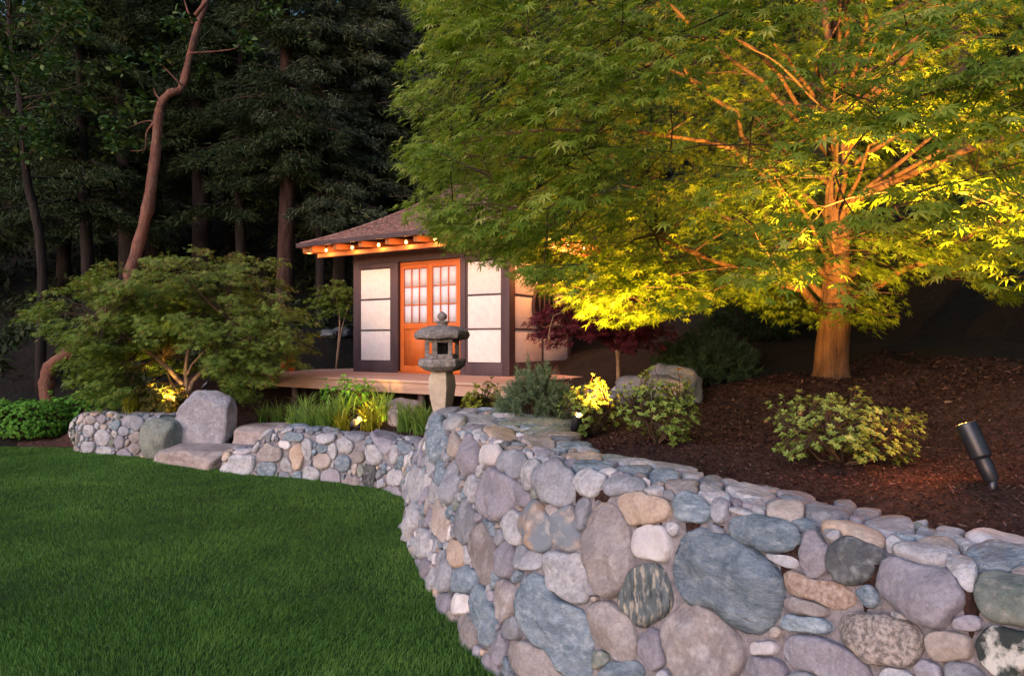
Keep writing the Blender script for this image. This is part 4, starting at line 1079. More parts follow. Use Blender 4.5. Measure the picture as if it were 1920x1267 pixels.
        if px > 2050 and r.random() < .7: continue
        if not inside(CROWN, np.array([px]), np.array([py]))[0] and px < 2150 and py > -150: continue
        if 1525 < px < 1610 and 250 < py < 600 and y < 6.0 and r.random() < .88: continue
        if 1150 < px < 1900 and py > 215 and y < 4.9 and r.random() < .72: continue
        if 1600 < px < 1760 and 385 < py < 470 and r.random() < .6: continue
        if mnoise.noise(Vector((x*.9, y*.9, z*1.5))) < -.22 and px > 1000: continue
        SP.append((x, y, z, a))
    # lit hanging tips under the crown, near the trunk and to its left
    for (px, py, y, m) in ((1120,575,5.0,5),(1170,590,5.1,4),(1230,575,5.2,4),(1300,560,5.3,3),(1600,590,5.7,4),(1650,600,5.7,3),(1520,585,5.7,3),(1380,540,5.3,3),(1850,520,5.4,4),(1750,470,5.5,4),(1450,560,5.6,2),
                           (1660,570,5.9,4),(1700,450,5.5,6),(1640,480,5.7,5),(1760,440,5.5,5),(1820,480,5.4,4),(1060,540,5.0,3),(760,270,5.3,1),(755,205,5.3,1),(765,330,5.3,1),(750,380,5.4,1),(860,440,5.3,3),(790,395,5.4,3),(840,405,5.4,3),(900,430,5.4,4),(960,460,5.4,3),(1180,540,5.0,4),(1260,545,5.2,4),(1100,520,5.0,3),(1340,520,5.4,4),(1430,520,5.7,3),(1220,500,5.2,4)):
        for _ in range(m):
            p = at(px+r.normal(0, 28), py+r.normal(0, 12), y+r.normal(0, .2)); SP.append((*p, math.atan2(p[1]-cen[1], p[0]-cen[0])))
    twigs = MB(); P, D, N, S = [], [], [], []
    NDX = np.zeros((len(ND)+len(SP), 4)); NDX[:len(ND)] = ND; nn_ = [len(ND)]
    SP.sort(key=lambda q: np.min(np.linalg.norm(ND[:, :3]-np.array(q[:3]), axis=1)))
    for (x, y, z, a) in SP:
        ND = NDX[:nn_[0]]
        c = np.array([x, y, z]); out = np.array([math.cos(a), math.sin(a), 0.])
        d = ND[:, :3]-c; dist = np.linalg.norm(d, axis=1)+.5*np.maximum(0, d[:, 2]); j = np.argmin(dist); nd = ND[j]
        az = a+r.normal(0, .35); o = np.array([math.cos(az), math.sin(az), 0.]); sd_ = np.array([-o[1], o[0], 0.])
        root = c-o*.28+np.array([0, 0, .05])
        L = np.linalg.norm(root-nd[:3])
        if L < 1.6:
            NDX[nn_[0]] = (*root, .005); nn_[0] += 1
            twigs.tube(np.vstack([branch_path(nd[:3], root, 5, .03, .05, r), c+[0, 0, .02]])-base, np.linspace(min(.011, nd[3]), .0025, 6), 4, cap=False)
        else: continue
        n = int(r.uniform(42, 74)); u = r.random(n)**.8; w = (r.random(n)-.5)*2*(.10+.24*np.sin(np.pi*np.clip(u, .06, .94)))
        reach = r.uniform(.42, .62)
        tiltv = r.normal(-.18, .16)
        drp = r.uniform(.10, .34)
        p = root+np.outer(u*reach, o)+np.outer(w, sd_)
        p[:, 2] += tiltv*u*reach - drp*u*u*reach - np.abs(w)*.15 + r.normal(0, .022, n)
        da = az+w*3.0*r.uniform(.6, 1.2, n)+r.normal(0, .45, n)
        dd = np.stack([np.cos(da), np.sin(da), r.normal(-.42, .28, n)], 1)
        nn = np.stack([r.normal(0, .38, n)+.25*o[0], r.normal(0, .38, n)+.25*o[1], np.ones(n)], 1)
        P.append(p); D.append(dd); N.append(nn); S.append(r.uniform(.042, .078, n))
    P, D, N, S = map(np.concatenate, (P, D, N, S))
    px, py = proj(P)
    jx, jy = r.normal(0, 9, len(P)), r.normal(0, 9, len(P))
    ok = inside(CROWN, px+jx, py+jy) | (px > 2150) | (py < -150)
    tk = (px > 1532) & (px < 1604) & (py > 270) & (py < 590) & (P[:, 1] < 6.15) & (r.random(len(P)) < .72)
    tk |= (px > 1515) & (px < 1610) & (py > 612)
    ok &= ~tk & (P[:, 2] > ground(P[:, 0], P[:, 1])+.25)
    P, D, N, S, px, py = P[ok], D[ok], N[ok], S[ok], px[ok], py[ok]
    rel = np.hypot(P[:, 0]-cen[0], P[:, 1]-cen[1])/RR
    var = np.clip(.34+.34*rel+.20*(P[:, 2]-2.5)/3+r.normal(0, .17, len(P))+.1*np.array([mnoise.noise(Vector(tuple(p*1.3))) for p in P]), 0, 1)  # outer and upper leaves paler: sky light put into the leaf colour
    vis = (px > 0) & (px < 1920) & (py > 0) & (py < 1267)
    score = np.where(vis, S/P[:, 1], 0); order = np.argsort(-score)[:3000]
    take = order[r.permutation(len(order))[:300]]
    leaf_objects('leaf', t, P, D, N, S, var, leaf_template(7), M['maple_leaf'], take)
    keep = np.ones(len(P), bool); keep[take] = False
    near = (P[:, 1] < 4.9) & (px > -60) & (px < 2000) & (py > -60)
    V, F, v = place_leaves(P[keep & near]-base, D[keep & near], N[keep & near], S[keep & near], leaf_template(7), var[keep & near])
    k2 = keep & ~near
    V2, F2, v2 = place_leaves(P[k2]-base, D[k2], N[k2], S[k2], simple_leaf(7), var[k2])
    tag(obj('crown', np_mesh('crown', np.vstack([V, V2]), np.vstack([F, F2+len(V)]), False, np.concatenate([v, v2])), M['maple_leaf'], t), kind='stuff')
    tag(twigs.build('twigs', M['twig'], t), kind='stuff')
    print('maple leaves', len(P), 'sprays', len(SP))

def bush_tree(name, label, cat, base, centre, rad, nspray, nleaf, size, material, lobes=5, sil=None, stems=(), bark='small_bark', layer=1.0, seed=1, spray=.2, shell=.45, group=None, varb=0.0, bottom=-.9, near=None, hole=None):
    """a small tree or shrub: stems, twigs and layered sprays in an ellipsoid shell"""
    r = np.random.default_rng(seed); base = np.array(base, float); centre = np.array(centre, float); rad = np.array(rad, float)
    t = empty(name, base); tag(t, label, cat, group)
    wood = MB(); nodes = [(*(base+[0, 0, .02]), .02)]
    for st in stems:
        Q = catmull(st[0], 8); rr_ = np.linspace(st[1], st[2], 8); wood.tube(Q-base, rr_, 7, jit=.05)
        for p in Q: nodes.append(tuple(p)+(.01,))
    ND = np.array(nodes); P, D, N, S = [], [], [], []; tw = MB(); cnt = 0; tries = 0
    while cnt < nspray and tries < nspray*60:
        tries += 1
        v = r.normal(size=3); v /= np.linalg.norm(v); q = r.uniform(shell, 1)
        if v[2] < bottom: continue
        bump = 1+.16*mnoise.noise(Vector(tuple(v*2.2+seed)))*1.6
        c = centre+v*rad*q*bump
        if sil is not None:
            px, py = proj(c[None]); 
            if not inside(sil, px, py)[0]: continue
            if hole is not None and hole[0] < px[0] < hole[1] and hole[2] < py[0] < hole[3] and c[1] < base[1]+.1: continue
        if mnoise.noise(Vector(tuple(c*np.array([1.5, 1.5, 4.0])+seed))) < -.2*layer: continue
        cnt += 1
        az = math.atan2(c[1]-centre[1], c[0]-centre[0])+r.normal(0, .4); o = np.array([math.cos(az), math.sin(az), 0.]); sd_ = np.array([-o[1], o[0], 0.])
        j = np.argmin(np.linalg.norm(ND[:, :3]-c, axis=1)); root = c-o*spray*.7
        tw.tube(np.vstack([branch_path(ND[j, :3], root, 4, .05, .06, r), c])-base, np.linspace(.008, .002, 5), 4, cap=False)
        n = max(3, int(nleaf*r.uniform(.7, 1.3))); u = r.random(n); w = (r.random(n)-.5)*1.3
        p = root+np.outer(u*spray*1.6, o)+np.outer(w*spray, sd_); p[:, 2] += -u*u*spray*.35*layer+r.normal(0, spray*.13, n)
        da = az+w*1.5+r.normal(0, .6, n); dd = np.stack([np.cos(da), np.sin(da), r.normal(-.3, .3, n)], 1)
        nn = np.stack([r.normal(0, .4, n)+o[0]*.3, r.normal(0, .4, n)+o[1]*.3, np.ones(n)], 1)
        P.append(p); D.append(dd); N.append(nn); S.append(r.uniform(.75, 1.25, n)*size)
    P, D, N, S = map(np.concatenate, (P, D, N, S))
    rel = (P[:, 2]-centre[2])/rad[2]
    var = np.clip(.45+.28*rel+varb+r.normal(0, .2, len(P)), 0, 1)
    g = P[:, 2] > ground(P[:, 0], P[:, 1])+.01
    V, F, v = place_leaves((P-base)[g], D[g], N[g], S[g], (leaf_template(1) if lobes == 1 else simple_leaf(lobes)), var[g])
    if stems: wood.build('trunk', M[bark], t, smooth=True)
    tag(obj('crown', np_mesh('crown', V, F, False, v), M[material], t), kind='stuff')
    tag(tw.build('twigs', M['twig'], t), kind='stuff')
    return t

def leafy_shrub(label, c, rx, ry, h, n_tips, size, seed, material='azalea', leaves=9, top_flat=.75, group='leafy azalea shrubs on the mulch', count_obj=60, name='azalea_shrub', cat='shrub', ragged=1.0):
    """whorls of small oval leaves on the tips of forking twigs"""
    r = np.random.default_rng(seed); c = np.array(c, float); t = empty(name, c); tag(t, label, cat, group)
    tw = MB(); tips = []
    main = []
    for i in range(9):
        a = r.uniform(0, 2*math.pi); e = np.array([rx*.55*math.cos(a), ry*.55*math.sin(a), h*r.uniform(.3, .6)]); main.append(e)
        tw.tube(branch_path((0, 0, 0), e, 5, -.05, .08, r), np.linspace(.008, .004, 5), 5)
    tries = 0
    while len(tips) < n_tips and tries < 16000:
        tries += 1
        a = r.uniform(0, 2*math.pi); q = math.sqrt(r.random()); z = r.uniform(.08, 1)
        lim = math.sqrt(max(0, 1-(abs(z-.55)/.6)**2.4))
        x, y = rx*q*math.cos(a)*lim, ry*q*math.sin(a)*lim
        inner = q*lim < .62 and z < .62
        if inner and r.random() < .85: continue
        p = np.array([x, y, h*z*(1+.55*ragged*mnoise.noise(Vector((x*7, y*7, seed))))])
        if mnoise.noise(Vector((x*7+seed, y*7, z*3))) < -.07-(1-ragged): continue
        if any(np.linalg.norm(p-q_) < .019 for q_ in tips): continue
        tips.append(p)
        m = main[int(np.argmin([np.linalg.norm(p-e) for e in main]))]
        tw.tube(branch_path(m, p, 4, -.03, .06, r), [.0035, .003, .0022, .0015], 4, cap=False)
    P, D, N, S, var = [], [], [], [], []
    for p in tips:
        up = p/np.array([rx, ry, h])+np.array([0, 0, .5]); up /= np.linalg.norm(up); tv = r.normal(0, .13)
        for j in range(leaves):
            a = j*2.4+r.normal(0, .2); u_ = np.cross(up, [0.3, .2, 1]); u_ /= np.linalg.norm(u_)+1e-9; w_ = np.cross(up, u_)
            d = u_*math.cos(a)+w_*math.sin(a)+up*r.uniform(.1, .9)
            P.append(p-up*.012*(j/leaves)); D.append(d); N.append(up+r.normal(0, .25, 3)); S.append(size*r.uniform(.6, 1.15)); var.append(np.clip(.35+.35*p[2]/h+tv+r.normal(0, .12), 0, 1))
    P, D, N, S, var = map(np.array, (P, D, N, S, var))
    T1 = leaf_template(1, .25); T1 = (T1[0]*np.array([1, 1.6, 1]), T1[1])
    rnd = r.permutation(len(P)); take = rnd[:count_obj]; rest = rnd[count_obj:]
    Nn = N/np.linalg.norm(N, axis=1)[:, None]
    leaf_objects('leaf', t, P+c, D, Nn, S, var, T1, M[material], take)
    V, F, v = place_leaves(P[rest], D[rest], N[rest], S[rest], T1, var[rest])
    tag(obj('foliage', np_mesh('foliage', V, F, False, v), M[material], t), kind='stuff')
    tag(tw.build('twigs', M['twig'], t), kind='stuff')

def needle_shrub(name, label, cat, c, rad, n, length, material, seed, up=.6, group=None, width=.05):
    r = np.random.default_rng(seed); c = np.array(c, float); rad = np.array(rad, float); t = empty(name, c); tag(t, label, cat, group)
    P, D, var = [], [], []; tw = MB()
    for _ in range(n):
        v = r.normal(size=3); v[2] = abs(v[2])*.9+.05; v /= np.linalg.norm(v)
        q = r.uniform(.55, 1)**.6*(1+.14*mnoise.noise(Vector(tuple(v*3+seed)))*2)
        p = v*rad*q; d = v*np.array([1, 1, .5])+np.array([0, 0, up])+r.normal(0, .3, 3); d /= np.linalg.norm(d)
        if r.random() < .25: tw.tube([p*.25, p*.7, p], [.006, .004, .002], 4, cap=False)
        k = 26; s = r.uniform(0, length*1.3, k)
        ax = p+np.outer(s, d); rn = r.normal(size=(k, 3)); nd = rn*.75+d*1.0
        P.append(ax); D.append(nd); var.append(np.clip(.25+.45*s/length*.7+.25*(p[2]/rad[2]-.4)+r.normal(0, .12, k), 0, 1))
    P, D, var = map(np.concatenate, (P, D, var)); m = len(P)
    D /= np.linalg.norm(D, axis=1)[:, None]
    sd_ = np.cross(D, r.normal(size=(m, 3))); sd_ /= np.linalg.norm(sd_, axis=1)[:, None]
    L = length*r.uniform(.5, 1, m)[:, None]; w = length*width
    V = np.stack([P-sd_*w, P+sd_*w, P+D*L], 1).reshape(-1, 3); F = np.arange(3*m).reshape(-1, 3)
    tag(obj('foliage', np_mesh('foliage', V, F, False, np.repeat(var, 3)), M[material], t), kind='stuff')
    tag(tw.build('twigs', M['twig'], t), kind='stuff')

def grass_clump(label, c, h, spread, n, seed, group='clumps of strappy grass in the bed', width=.011, material='blade', name='grass_clump', cat='ornamental grass'):
    r = np.random.default_rng(seed); t = empty(name, c); tag(t, label, cat, group)
    az = r.uniform(0, 2*np.pi, n); L = h*r.uniform(.6, 1.15, n); lean = r.uniform(.15, 1.15, n); b = r.normal(0, spread, (n, 2))
    K = 6; s = np.linspace(0, 1, K)
    P = np.zeros((n, K, 3)); 
    hor = (lean[:, None]*s**1.8)*L[:, None]*.8
    P[..., 0] = b[:, 0:1]+np.cos(az)[:, None]*hor; P[..., 1] = b[:, 1:2]+np.sin(az)[:, None]*hor
    P[..., 2] = L[:, None]*(s-.32*lean[:, None]*s**3)
    wv = width*np.array([.6, .9, 1, .85, .55, .05])*.5
    sx, sy = -np.sin(az+r.normal(0, .6, n)), np.cos(az+r.normal(0, .6, n))
    off = np.stack([sx[:, None]*wv, sy[:, None]*wv, 0*sx[:, None]*wv], -1)
    V = np.stack([P-off, P+off], 2).reshape(n, K*2, 3)
    f = np.array([(2*i, 2*i+1, 2*i+3, 2*i+2) for i in range(K-1)])
    F = (np.arange(n)[:, None, None]*K*2+f[None]).reshape(-1, 4)
    var = np.repeat(np.clip(r.normal(.5, .2, n), 0, 1), K*2)*np.tile(np.repeat(np.linspace(.6, 1.15, K), 2), n)
    tag(obj('blades', np_mesh('blades', V.reshape(-1, 3), F, False, np.clip(var, 0, 1)), M[material], t), kind='stuff')

def forest_tree(label, px, Y, wpx, group, bark='fir_bark', crown=None, material='fir_needle', seed=1, H=17, lean=0, name='fir_tree', cat='tree', top=None):
    """px: where its foot stands in the picture; wpx: trunk width there"""
    r = np.random.default_rng(seed); x = (px-CX)/FPX*Y; g = gz(x, Y)-.1; c = np.array([x, Y, g]); r0 = wpx/FPX*Y/2
    t = empty(name, c); tag(t, label, cat, group)
    z = np.linspace(0, H, 20); P = np.stack([lean*z+.12*np.sin(z*.35+seed), .08*np.cos(z*.3+seed), z], 1); rad = r0*np.interp(z/H, [0, .03, .3, 1], [1.35, 1.05, .85, .15])
    mb = MB(); mb.tube(P, rad, 14, jit=.05); mb.build('trunk', M[bark], t, smooth=True)
    if crown:
        zlo, zhi, nb, Lb = crown; wd = MB(); Q, D, var = [], [], []
        for _ in range(nb):
            zz = r.uniform(zlo, zhi); a = r.uniform(0, 2*math.pi); L = Lb*r.uniform(.45, 1)*(1-.5*(zz-zlo)/(H-zlo+1))
            p0 = np.array([np.interp(zz, z, P[:, 0]), np.interp(zz, z, P[:, 1]), zz]); o = np.array([math.cos(a), math.sin(a), 0])
            s = np.linspace(0, 1, 7)[:, None]; path = p0+o*s*L+np.array([0, 0, 1])*(.12*s*L-.38*s*s*L)+r.normal(0, .03*L, (7, 3))*s
            wd.tube(path, np.linspace(.045, .008, 7), 4, cap=False)
            n = int(70*L); u = r.uniform(.12, 1, n)
            p = np.stack([np.interp(u, s[:, 0], path[:, k]) for k in range(3)], 1)
            sw = (r.random(n)-.5)*2*(.55*L*.5*np.sin(np.pi*np.clip(u, .1, .92)))
            sd_ = np.array([-o[1], o[0], 0]); p = p+np.outer(sw, sd_); p[:, 2] -= np.abs(sw)*.35+r.random(n)*.10
            d = np.outer(np.sign(sw)*.7, sd_)+o+np.stack([r.normal(0, .4, n), r.normal(0, .4, n), r.normal(-.75, .45, n)], 1)
            Q.append(p); D.append(d); var.append(np.clip(.3+.5*np.abs(sw)/(.3*L+.1)+r.normal(0, .18, n)+.15*math.sin(zz*2+a), 0, 1))
        Q, D, var = map(np.concatenate, (Q, D, var)); m = len(Q); D /= np.linalg.norm(D, axis=1)[:, None]
        # several needle twiglets per point
        rep = 3; Q = np.repeat(Q, rep, 0)+r.normal(0, .055, (m*rep, 3)); D = np.repeat(D, rep, 0)+r.normal(0, .35, (m*rep, 3)); D /= np.linalg.norm(D, axis=1)[:, None]; var = np.repeat(var, rep); m *= rep
        sd_ = np.cross(D, r.normal(size=(m, 3))); sd_ /= np.linalg.norm(sd_, axis=1)[:, None]; L_ = r.uniform(.09, .22, m)[:, None]; w = .018
        V = np.stack([Q-sd_*w, Q+sd_*w, Q+D*L_], 1).reshape(-1, 3)
        tag(obj('crown', np_mesh('crown', V, np.arange(3*m).reshape(-1, 3), False, np.repeat(var, 3)), M[material], t), kind='stuff')
        tag(wd.build('branches', M[bark], t), kind='stuff')

def broad_clumps(t, base, pts, n, size, spread, material, seed, wood=None, lobes=1):
    """clusters of broad leaves at the given points"""
    r = np.random.default_rng(seed); P, D, N = [], [], []
    for p in pts:
        k = int(n*r.uniform(.6, 1.4)); P.append(np.array(p)+r.normal(0, 1, (k, 3))*np.array([spread, spread, spread*.7])*.6)
        d = r.normal(size=(k, 3)); d[:, 2] = d[:, 2]*.4-.1; D.append(d); N.append(np.stack([r.normal(0, .5, k), r.normal(0, .5, k)-.3, np.ones(k)], 1))
    P, D, N = map(np.concatenate, (P, D, N)); S = size*r.uniform(.6, 1.2, len(P)); var = np.clip(r.beta(2, 2.6, len(P)), 0, 1)
    T1 = leaf_template(1, .2); T1 = (T1[0]*np.array([1, 1.9, 1]), T1[1])
    V, F, v = place_leaves(P-base, D, N, S, T1, var)
    tag(obj('crown', np_mesh('crown', V, F, False, v), M[material], t), kind='stuff')

def madrones():
    r = np.random.default_rng(31)
    pts = [(95,785,12.0),(88,742,12.0),(90,700,12.0),(108,676,12.0),(150,645,12.0),(190,590,12.0),(235,545,12.0),(246,505,12.0),(262,450,12.1),(280,375,12.1),(290,300,12.2),(296,235,12.2),(302,196,12.2),(318,176,12.2),(340,165,12.3),(355,110,12.4),(372,45,12.5),(386,0,12.6),(400,-80,12.8),(430,-220,13.2),(440,-330,13.4)]
    wid = [36,32,30,28,28,26,25,26,25,24,22,21,18,17,17,16,15,14,12,9,6]
    P = np.array([at(*p) for p in pts]); base = P[0].copy(); base[2] = gz(base[0], base[1])-.1; P[0] = base
    t = empty('madrone_tree', base); tag(t, 'leaning red barked tree with a kinked bare trunk at the left', 'tree', 'red barked trees of the wood')
    Q = catmull(P, 90); w = .82*np.interp(np.linspace(0, 1, 90), np.linspace(0, 1, len(wid)), wid)/FPX*12/2
    mb = MB(); mb.tube(Q-base, w*(1+.16*np.sin(np.arange(90)*1.3)*r.random(90)+.12*(r.random(90) > .9)), 14, jit=.07); mb.build('trunk', M['madrone'], t, smooth=True)
    K = lambda L, r0, r1, y=12.2: MB().tube(catmull([at(a, b, y+i*.06) for i, (a, b) in enumerate(L)], 10)-base, np.linspace(r0*.75, r1*.4, 10), 6, jit=.1).build('branch', M['madrone'], t, smooth=True)
    K([(292,225),(275,250),(272,280),(245,283)], .035, .015); K([(355,100),(390,98),(440,92),(450,80)], .03, .01); K([(362,45),(350,15),(338,-30)], .03, .018)
    K([(292,228),(270,228),(240,240)], .025, .008); K([(366,30),(440,-60),(560,-140)], .05, .02); K([(302,190),(292,176),(288,165)], .03, .02); K([(340,160),(300,120),(270,110)], .02, .008)
    cl = [at(px, py, 12.2+r.normal(0, .3)) for px, py in ((262,180),(250,195),(240,215),(270,190),(210,230),(200,240),(215,262),(240,262),(210,272),(225,120),(235,118),(330,38),(325,45),(380,135),(465,82),(480,95),(470,78),(300,118),(290,105),(500,20),(520,30),(512,10),(530,-20),(600,-60))]
    broad_clumps(t, base, cl, 34, .13, .19, 'madrone_leaf', 3)
    # a leafy madrone at the left edge
    c = at(75, 760, 13.5); c[2] = gz(c[0], c[1])-.1; t2 = empty('madrone_tree', c); tag(t2, 'leafy tree at the left edge with dark glossy leaf clusters', 'tree', 'red barked trees of the wood')
    P = catmull([c, at(78, 480, 13.5), at(50, 330, 13.5), at(40, 200, 13.6), at(20, 60, 13.7), at(10, -150, 13.8)], 30)
    MB().tube(P-c, np.linspace(.10, .04, 30), 10, jit=.05).build('trunk', M['fir_bark'], t2, smooth=True)
    cl = []
    for _ in range(330):
        px, py = r.uniform(-60, 185), r.uniform(-220, 290)
        if py > 200 and px > 110: continue
        if mnoise.noise(Vector((px*.018, py*.018, 2))) < -.05: continue
        cl.append(at(px, py, 13.4+r.uniform(-1.2, 1.2)))
    broad_clumps(t2, c, cl, 26, .12, .18, 'madrone_leaf', 4)
    bb = MB()
    for p in cl[::4]: j = np.argmin(np.linalg.norm(P-p, axis=1)+.8*np.maximum(0, P[:, 2]-p[2])); bb.tube((branch_path(P[j], p, 5, .05, .05, r)-c), np.linspace(.02, .005, 5), 4, cap=False)
    tag(bb.build('branches', M['twig'], t2), kind='stuff')

def forest():
    g = 'firs of the dark wood behind the garden'
    T = [  # px, Y, width px, bark, crown(zlo, zhi, n, L), material, label
     (533,17.5,32,'fir_bark_red',(3.8,11,90,2.6),'fir_needle','tall reddish barked fir trunk standing just left of the tea house roof'),
     (370,19.0,36,'fir_bark',(4.0,12,100,2.6),'fir_needle','dark thick trunk between the leaning red tree and the reddish fir'),
     (235,20.0,34,'fir_bark',(2.6,13,110,3.0),'fir_needle','dark trunk directly left of the leaning red tree'),
     (432,23.0,18,'fir_bark',(2.6,13,90,2.6),'fir_needle','thin dark trunk right of the thick dark trunk'),
     (295,22.0,30,'fir_bark',(2.0,13,100,2.8),'fir_needle','dim brown trunk seen behind the bend of the leaning red tree'),
     (128,21.0,22,'fir_bark',(1.8,13,110,3.2),'fir_needle','slim trunk among the shadows near the left edge'),
     (640,20.0,26,'fir_bark',(2.2,12,90,2.7),'pale_needle','bushy grey green conifer above the left eave of the tea house'),
     (735,22.0,28,'fir_bark',(2.0,13,110,3.0),'pale_needle','wide grey green conifer above the middle of the roof'),
     (850,21.0,30,'fir_bark',(2.2,12,100,3.0),'fir_needle','dark conifer directly behind the roof peak'),
     (455,27.0,26,'fir_bark',(2.5,15,100,3.4),'fir_needle','distant dark conifer filling the gap between the trunks'),
     (30,24.0,34,'fir_bark',(2.2,14,110,3.4),'fir_needle','dark conifer in the far left corner of the wood'),
     (200,28.0,36,'fir_bark',(2.2,16,120,3.8),'fir_needle','distant dark conifer behind the slim left trunk'),
     (340,30.0,34,'fir_bark',(2.2,17,120,3.8),'fir_needle','most distant conifer behind the thick dark trunk'),
     (590,29.0,34,'fir_bark',(2.0,16,120,3.8),'fir_needle','distant conifer behind the tall reddish fir trunk'),
     (980,24.0,34,'fir_bark',(1.6,14,120,3.4),'fir_needle','dark conifer behind the right end of the tea house'),
     (1180,19.0,34,'fir_bark',(1.6,12,110,3.0),'fir_needle','dark conifer seen through the left part of the maple crown'),
     (1400,18.0,40,'fir_bark',(1.6,12,120,3.2),'fir_needle','dark conifer behind the maple, left of its trunk'),
     (1545,13.0,40,'fir_bark',(5.0,12,50,2.6),'fir_needle','grey trunk rising behind the top of the maple trunk'),
     (1808,12.0,34,'fir_bark_red',(4.6,11,50,2.4),'fir_needle','dark trunk behind the right side of the maple'),
     (1700,17.0,44,'fir_bark',(1.2,11,120,3.2),'fir_needle','dark conifer on the slope behind the maple trunk'),
     (2000,14.0,44,'fir_bark',(1.0,10,110,3.0),'fir_needle','dark conifer on the slope at the right edge'),
     (160,17.5,22,'fir_bark',(3.4,10,80,2.4),'fir_needle','nearest conifer of the wood behind the leafy left tree'),
     (455,18.5,20,'fir_bark',(3.2,11,90,2.4),'fir_needle','slim bushy conifer between the thick trunk and the reddish fir'),
     (610,17.8,18,'fir_bark',(3.0,9.5,90,2.2),'pale_needle','pale bushy conifer whose boughs hang beside the reddish fir trunk'),
     (700,19.0,20,'fir_bark',(3.0,9.5,90,2.4),'pale_needle','pale grey green conifer right above the roof slope'),
     (-120,19.0,40,'fir_bark',(1.5,13,110,3.2),'fir_needle','dark conifer just outside the left edge of the lawn')]
    for i, (px, Y, w, bk, cr, mt, lb) in enumerate(T):
        forest_tree(lb, px, Y, w, g, bk, cr, mt, 100+i, H=max(cr[1]+4, 15), lean=.004*((i*7) % 5-2))
    # undergrowth of the wood floor
    r = np.random.default_rng(77); n = 70000
    x = r.uniform(-22, 14, n); y = 13.6+20.4*r.random(n)**1.2; k = (np.abs(x) < y*.95) & ~((x > -5) & (x < 2.6) & (y < 17))
    k &= np.array([mnoise.noise(Vector((a*.6, b*.6, 4))) > -.25 for a, b in zip(x, y)])
    x, y = x[k], y[k]; z = ground(x, y); n = len(x)
    hh = .25+.5*np.array([max(0, mnoise.noise(Vector((a*.9, b*.9, 14)))) for a, b in zip(x, y)])*2
    P = np.stack([x, y, z+r.uniform(.02, 1, n)*hh], 1)
    D = r.normal(size=(n, 3)); N = np.stack([r.normal(0, .5, n), r.normal(0, .5, n)-.2, np.ones(n)], 1)
    V, F, v = place_leaves(P, D, N, r.uniform(.12, .30, n), leaf_template(1), np.clip(r.beta(2, 2.5, n), 0, 1))
    tag(obj('undergrowth', np_mesh('undergrowth', V, F, False, v), M['under']), 'dark leafy undergrowth covering the floor of the wood', 'undergrowth', kind='stuff')

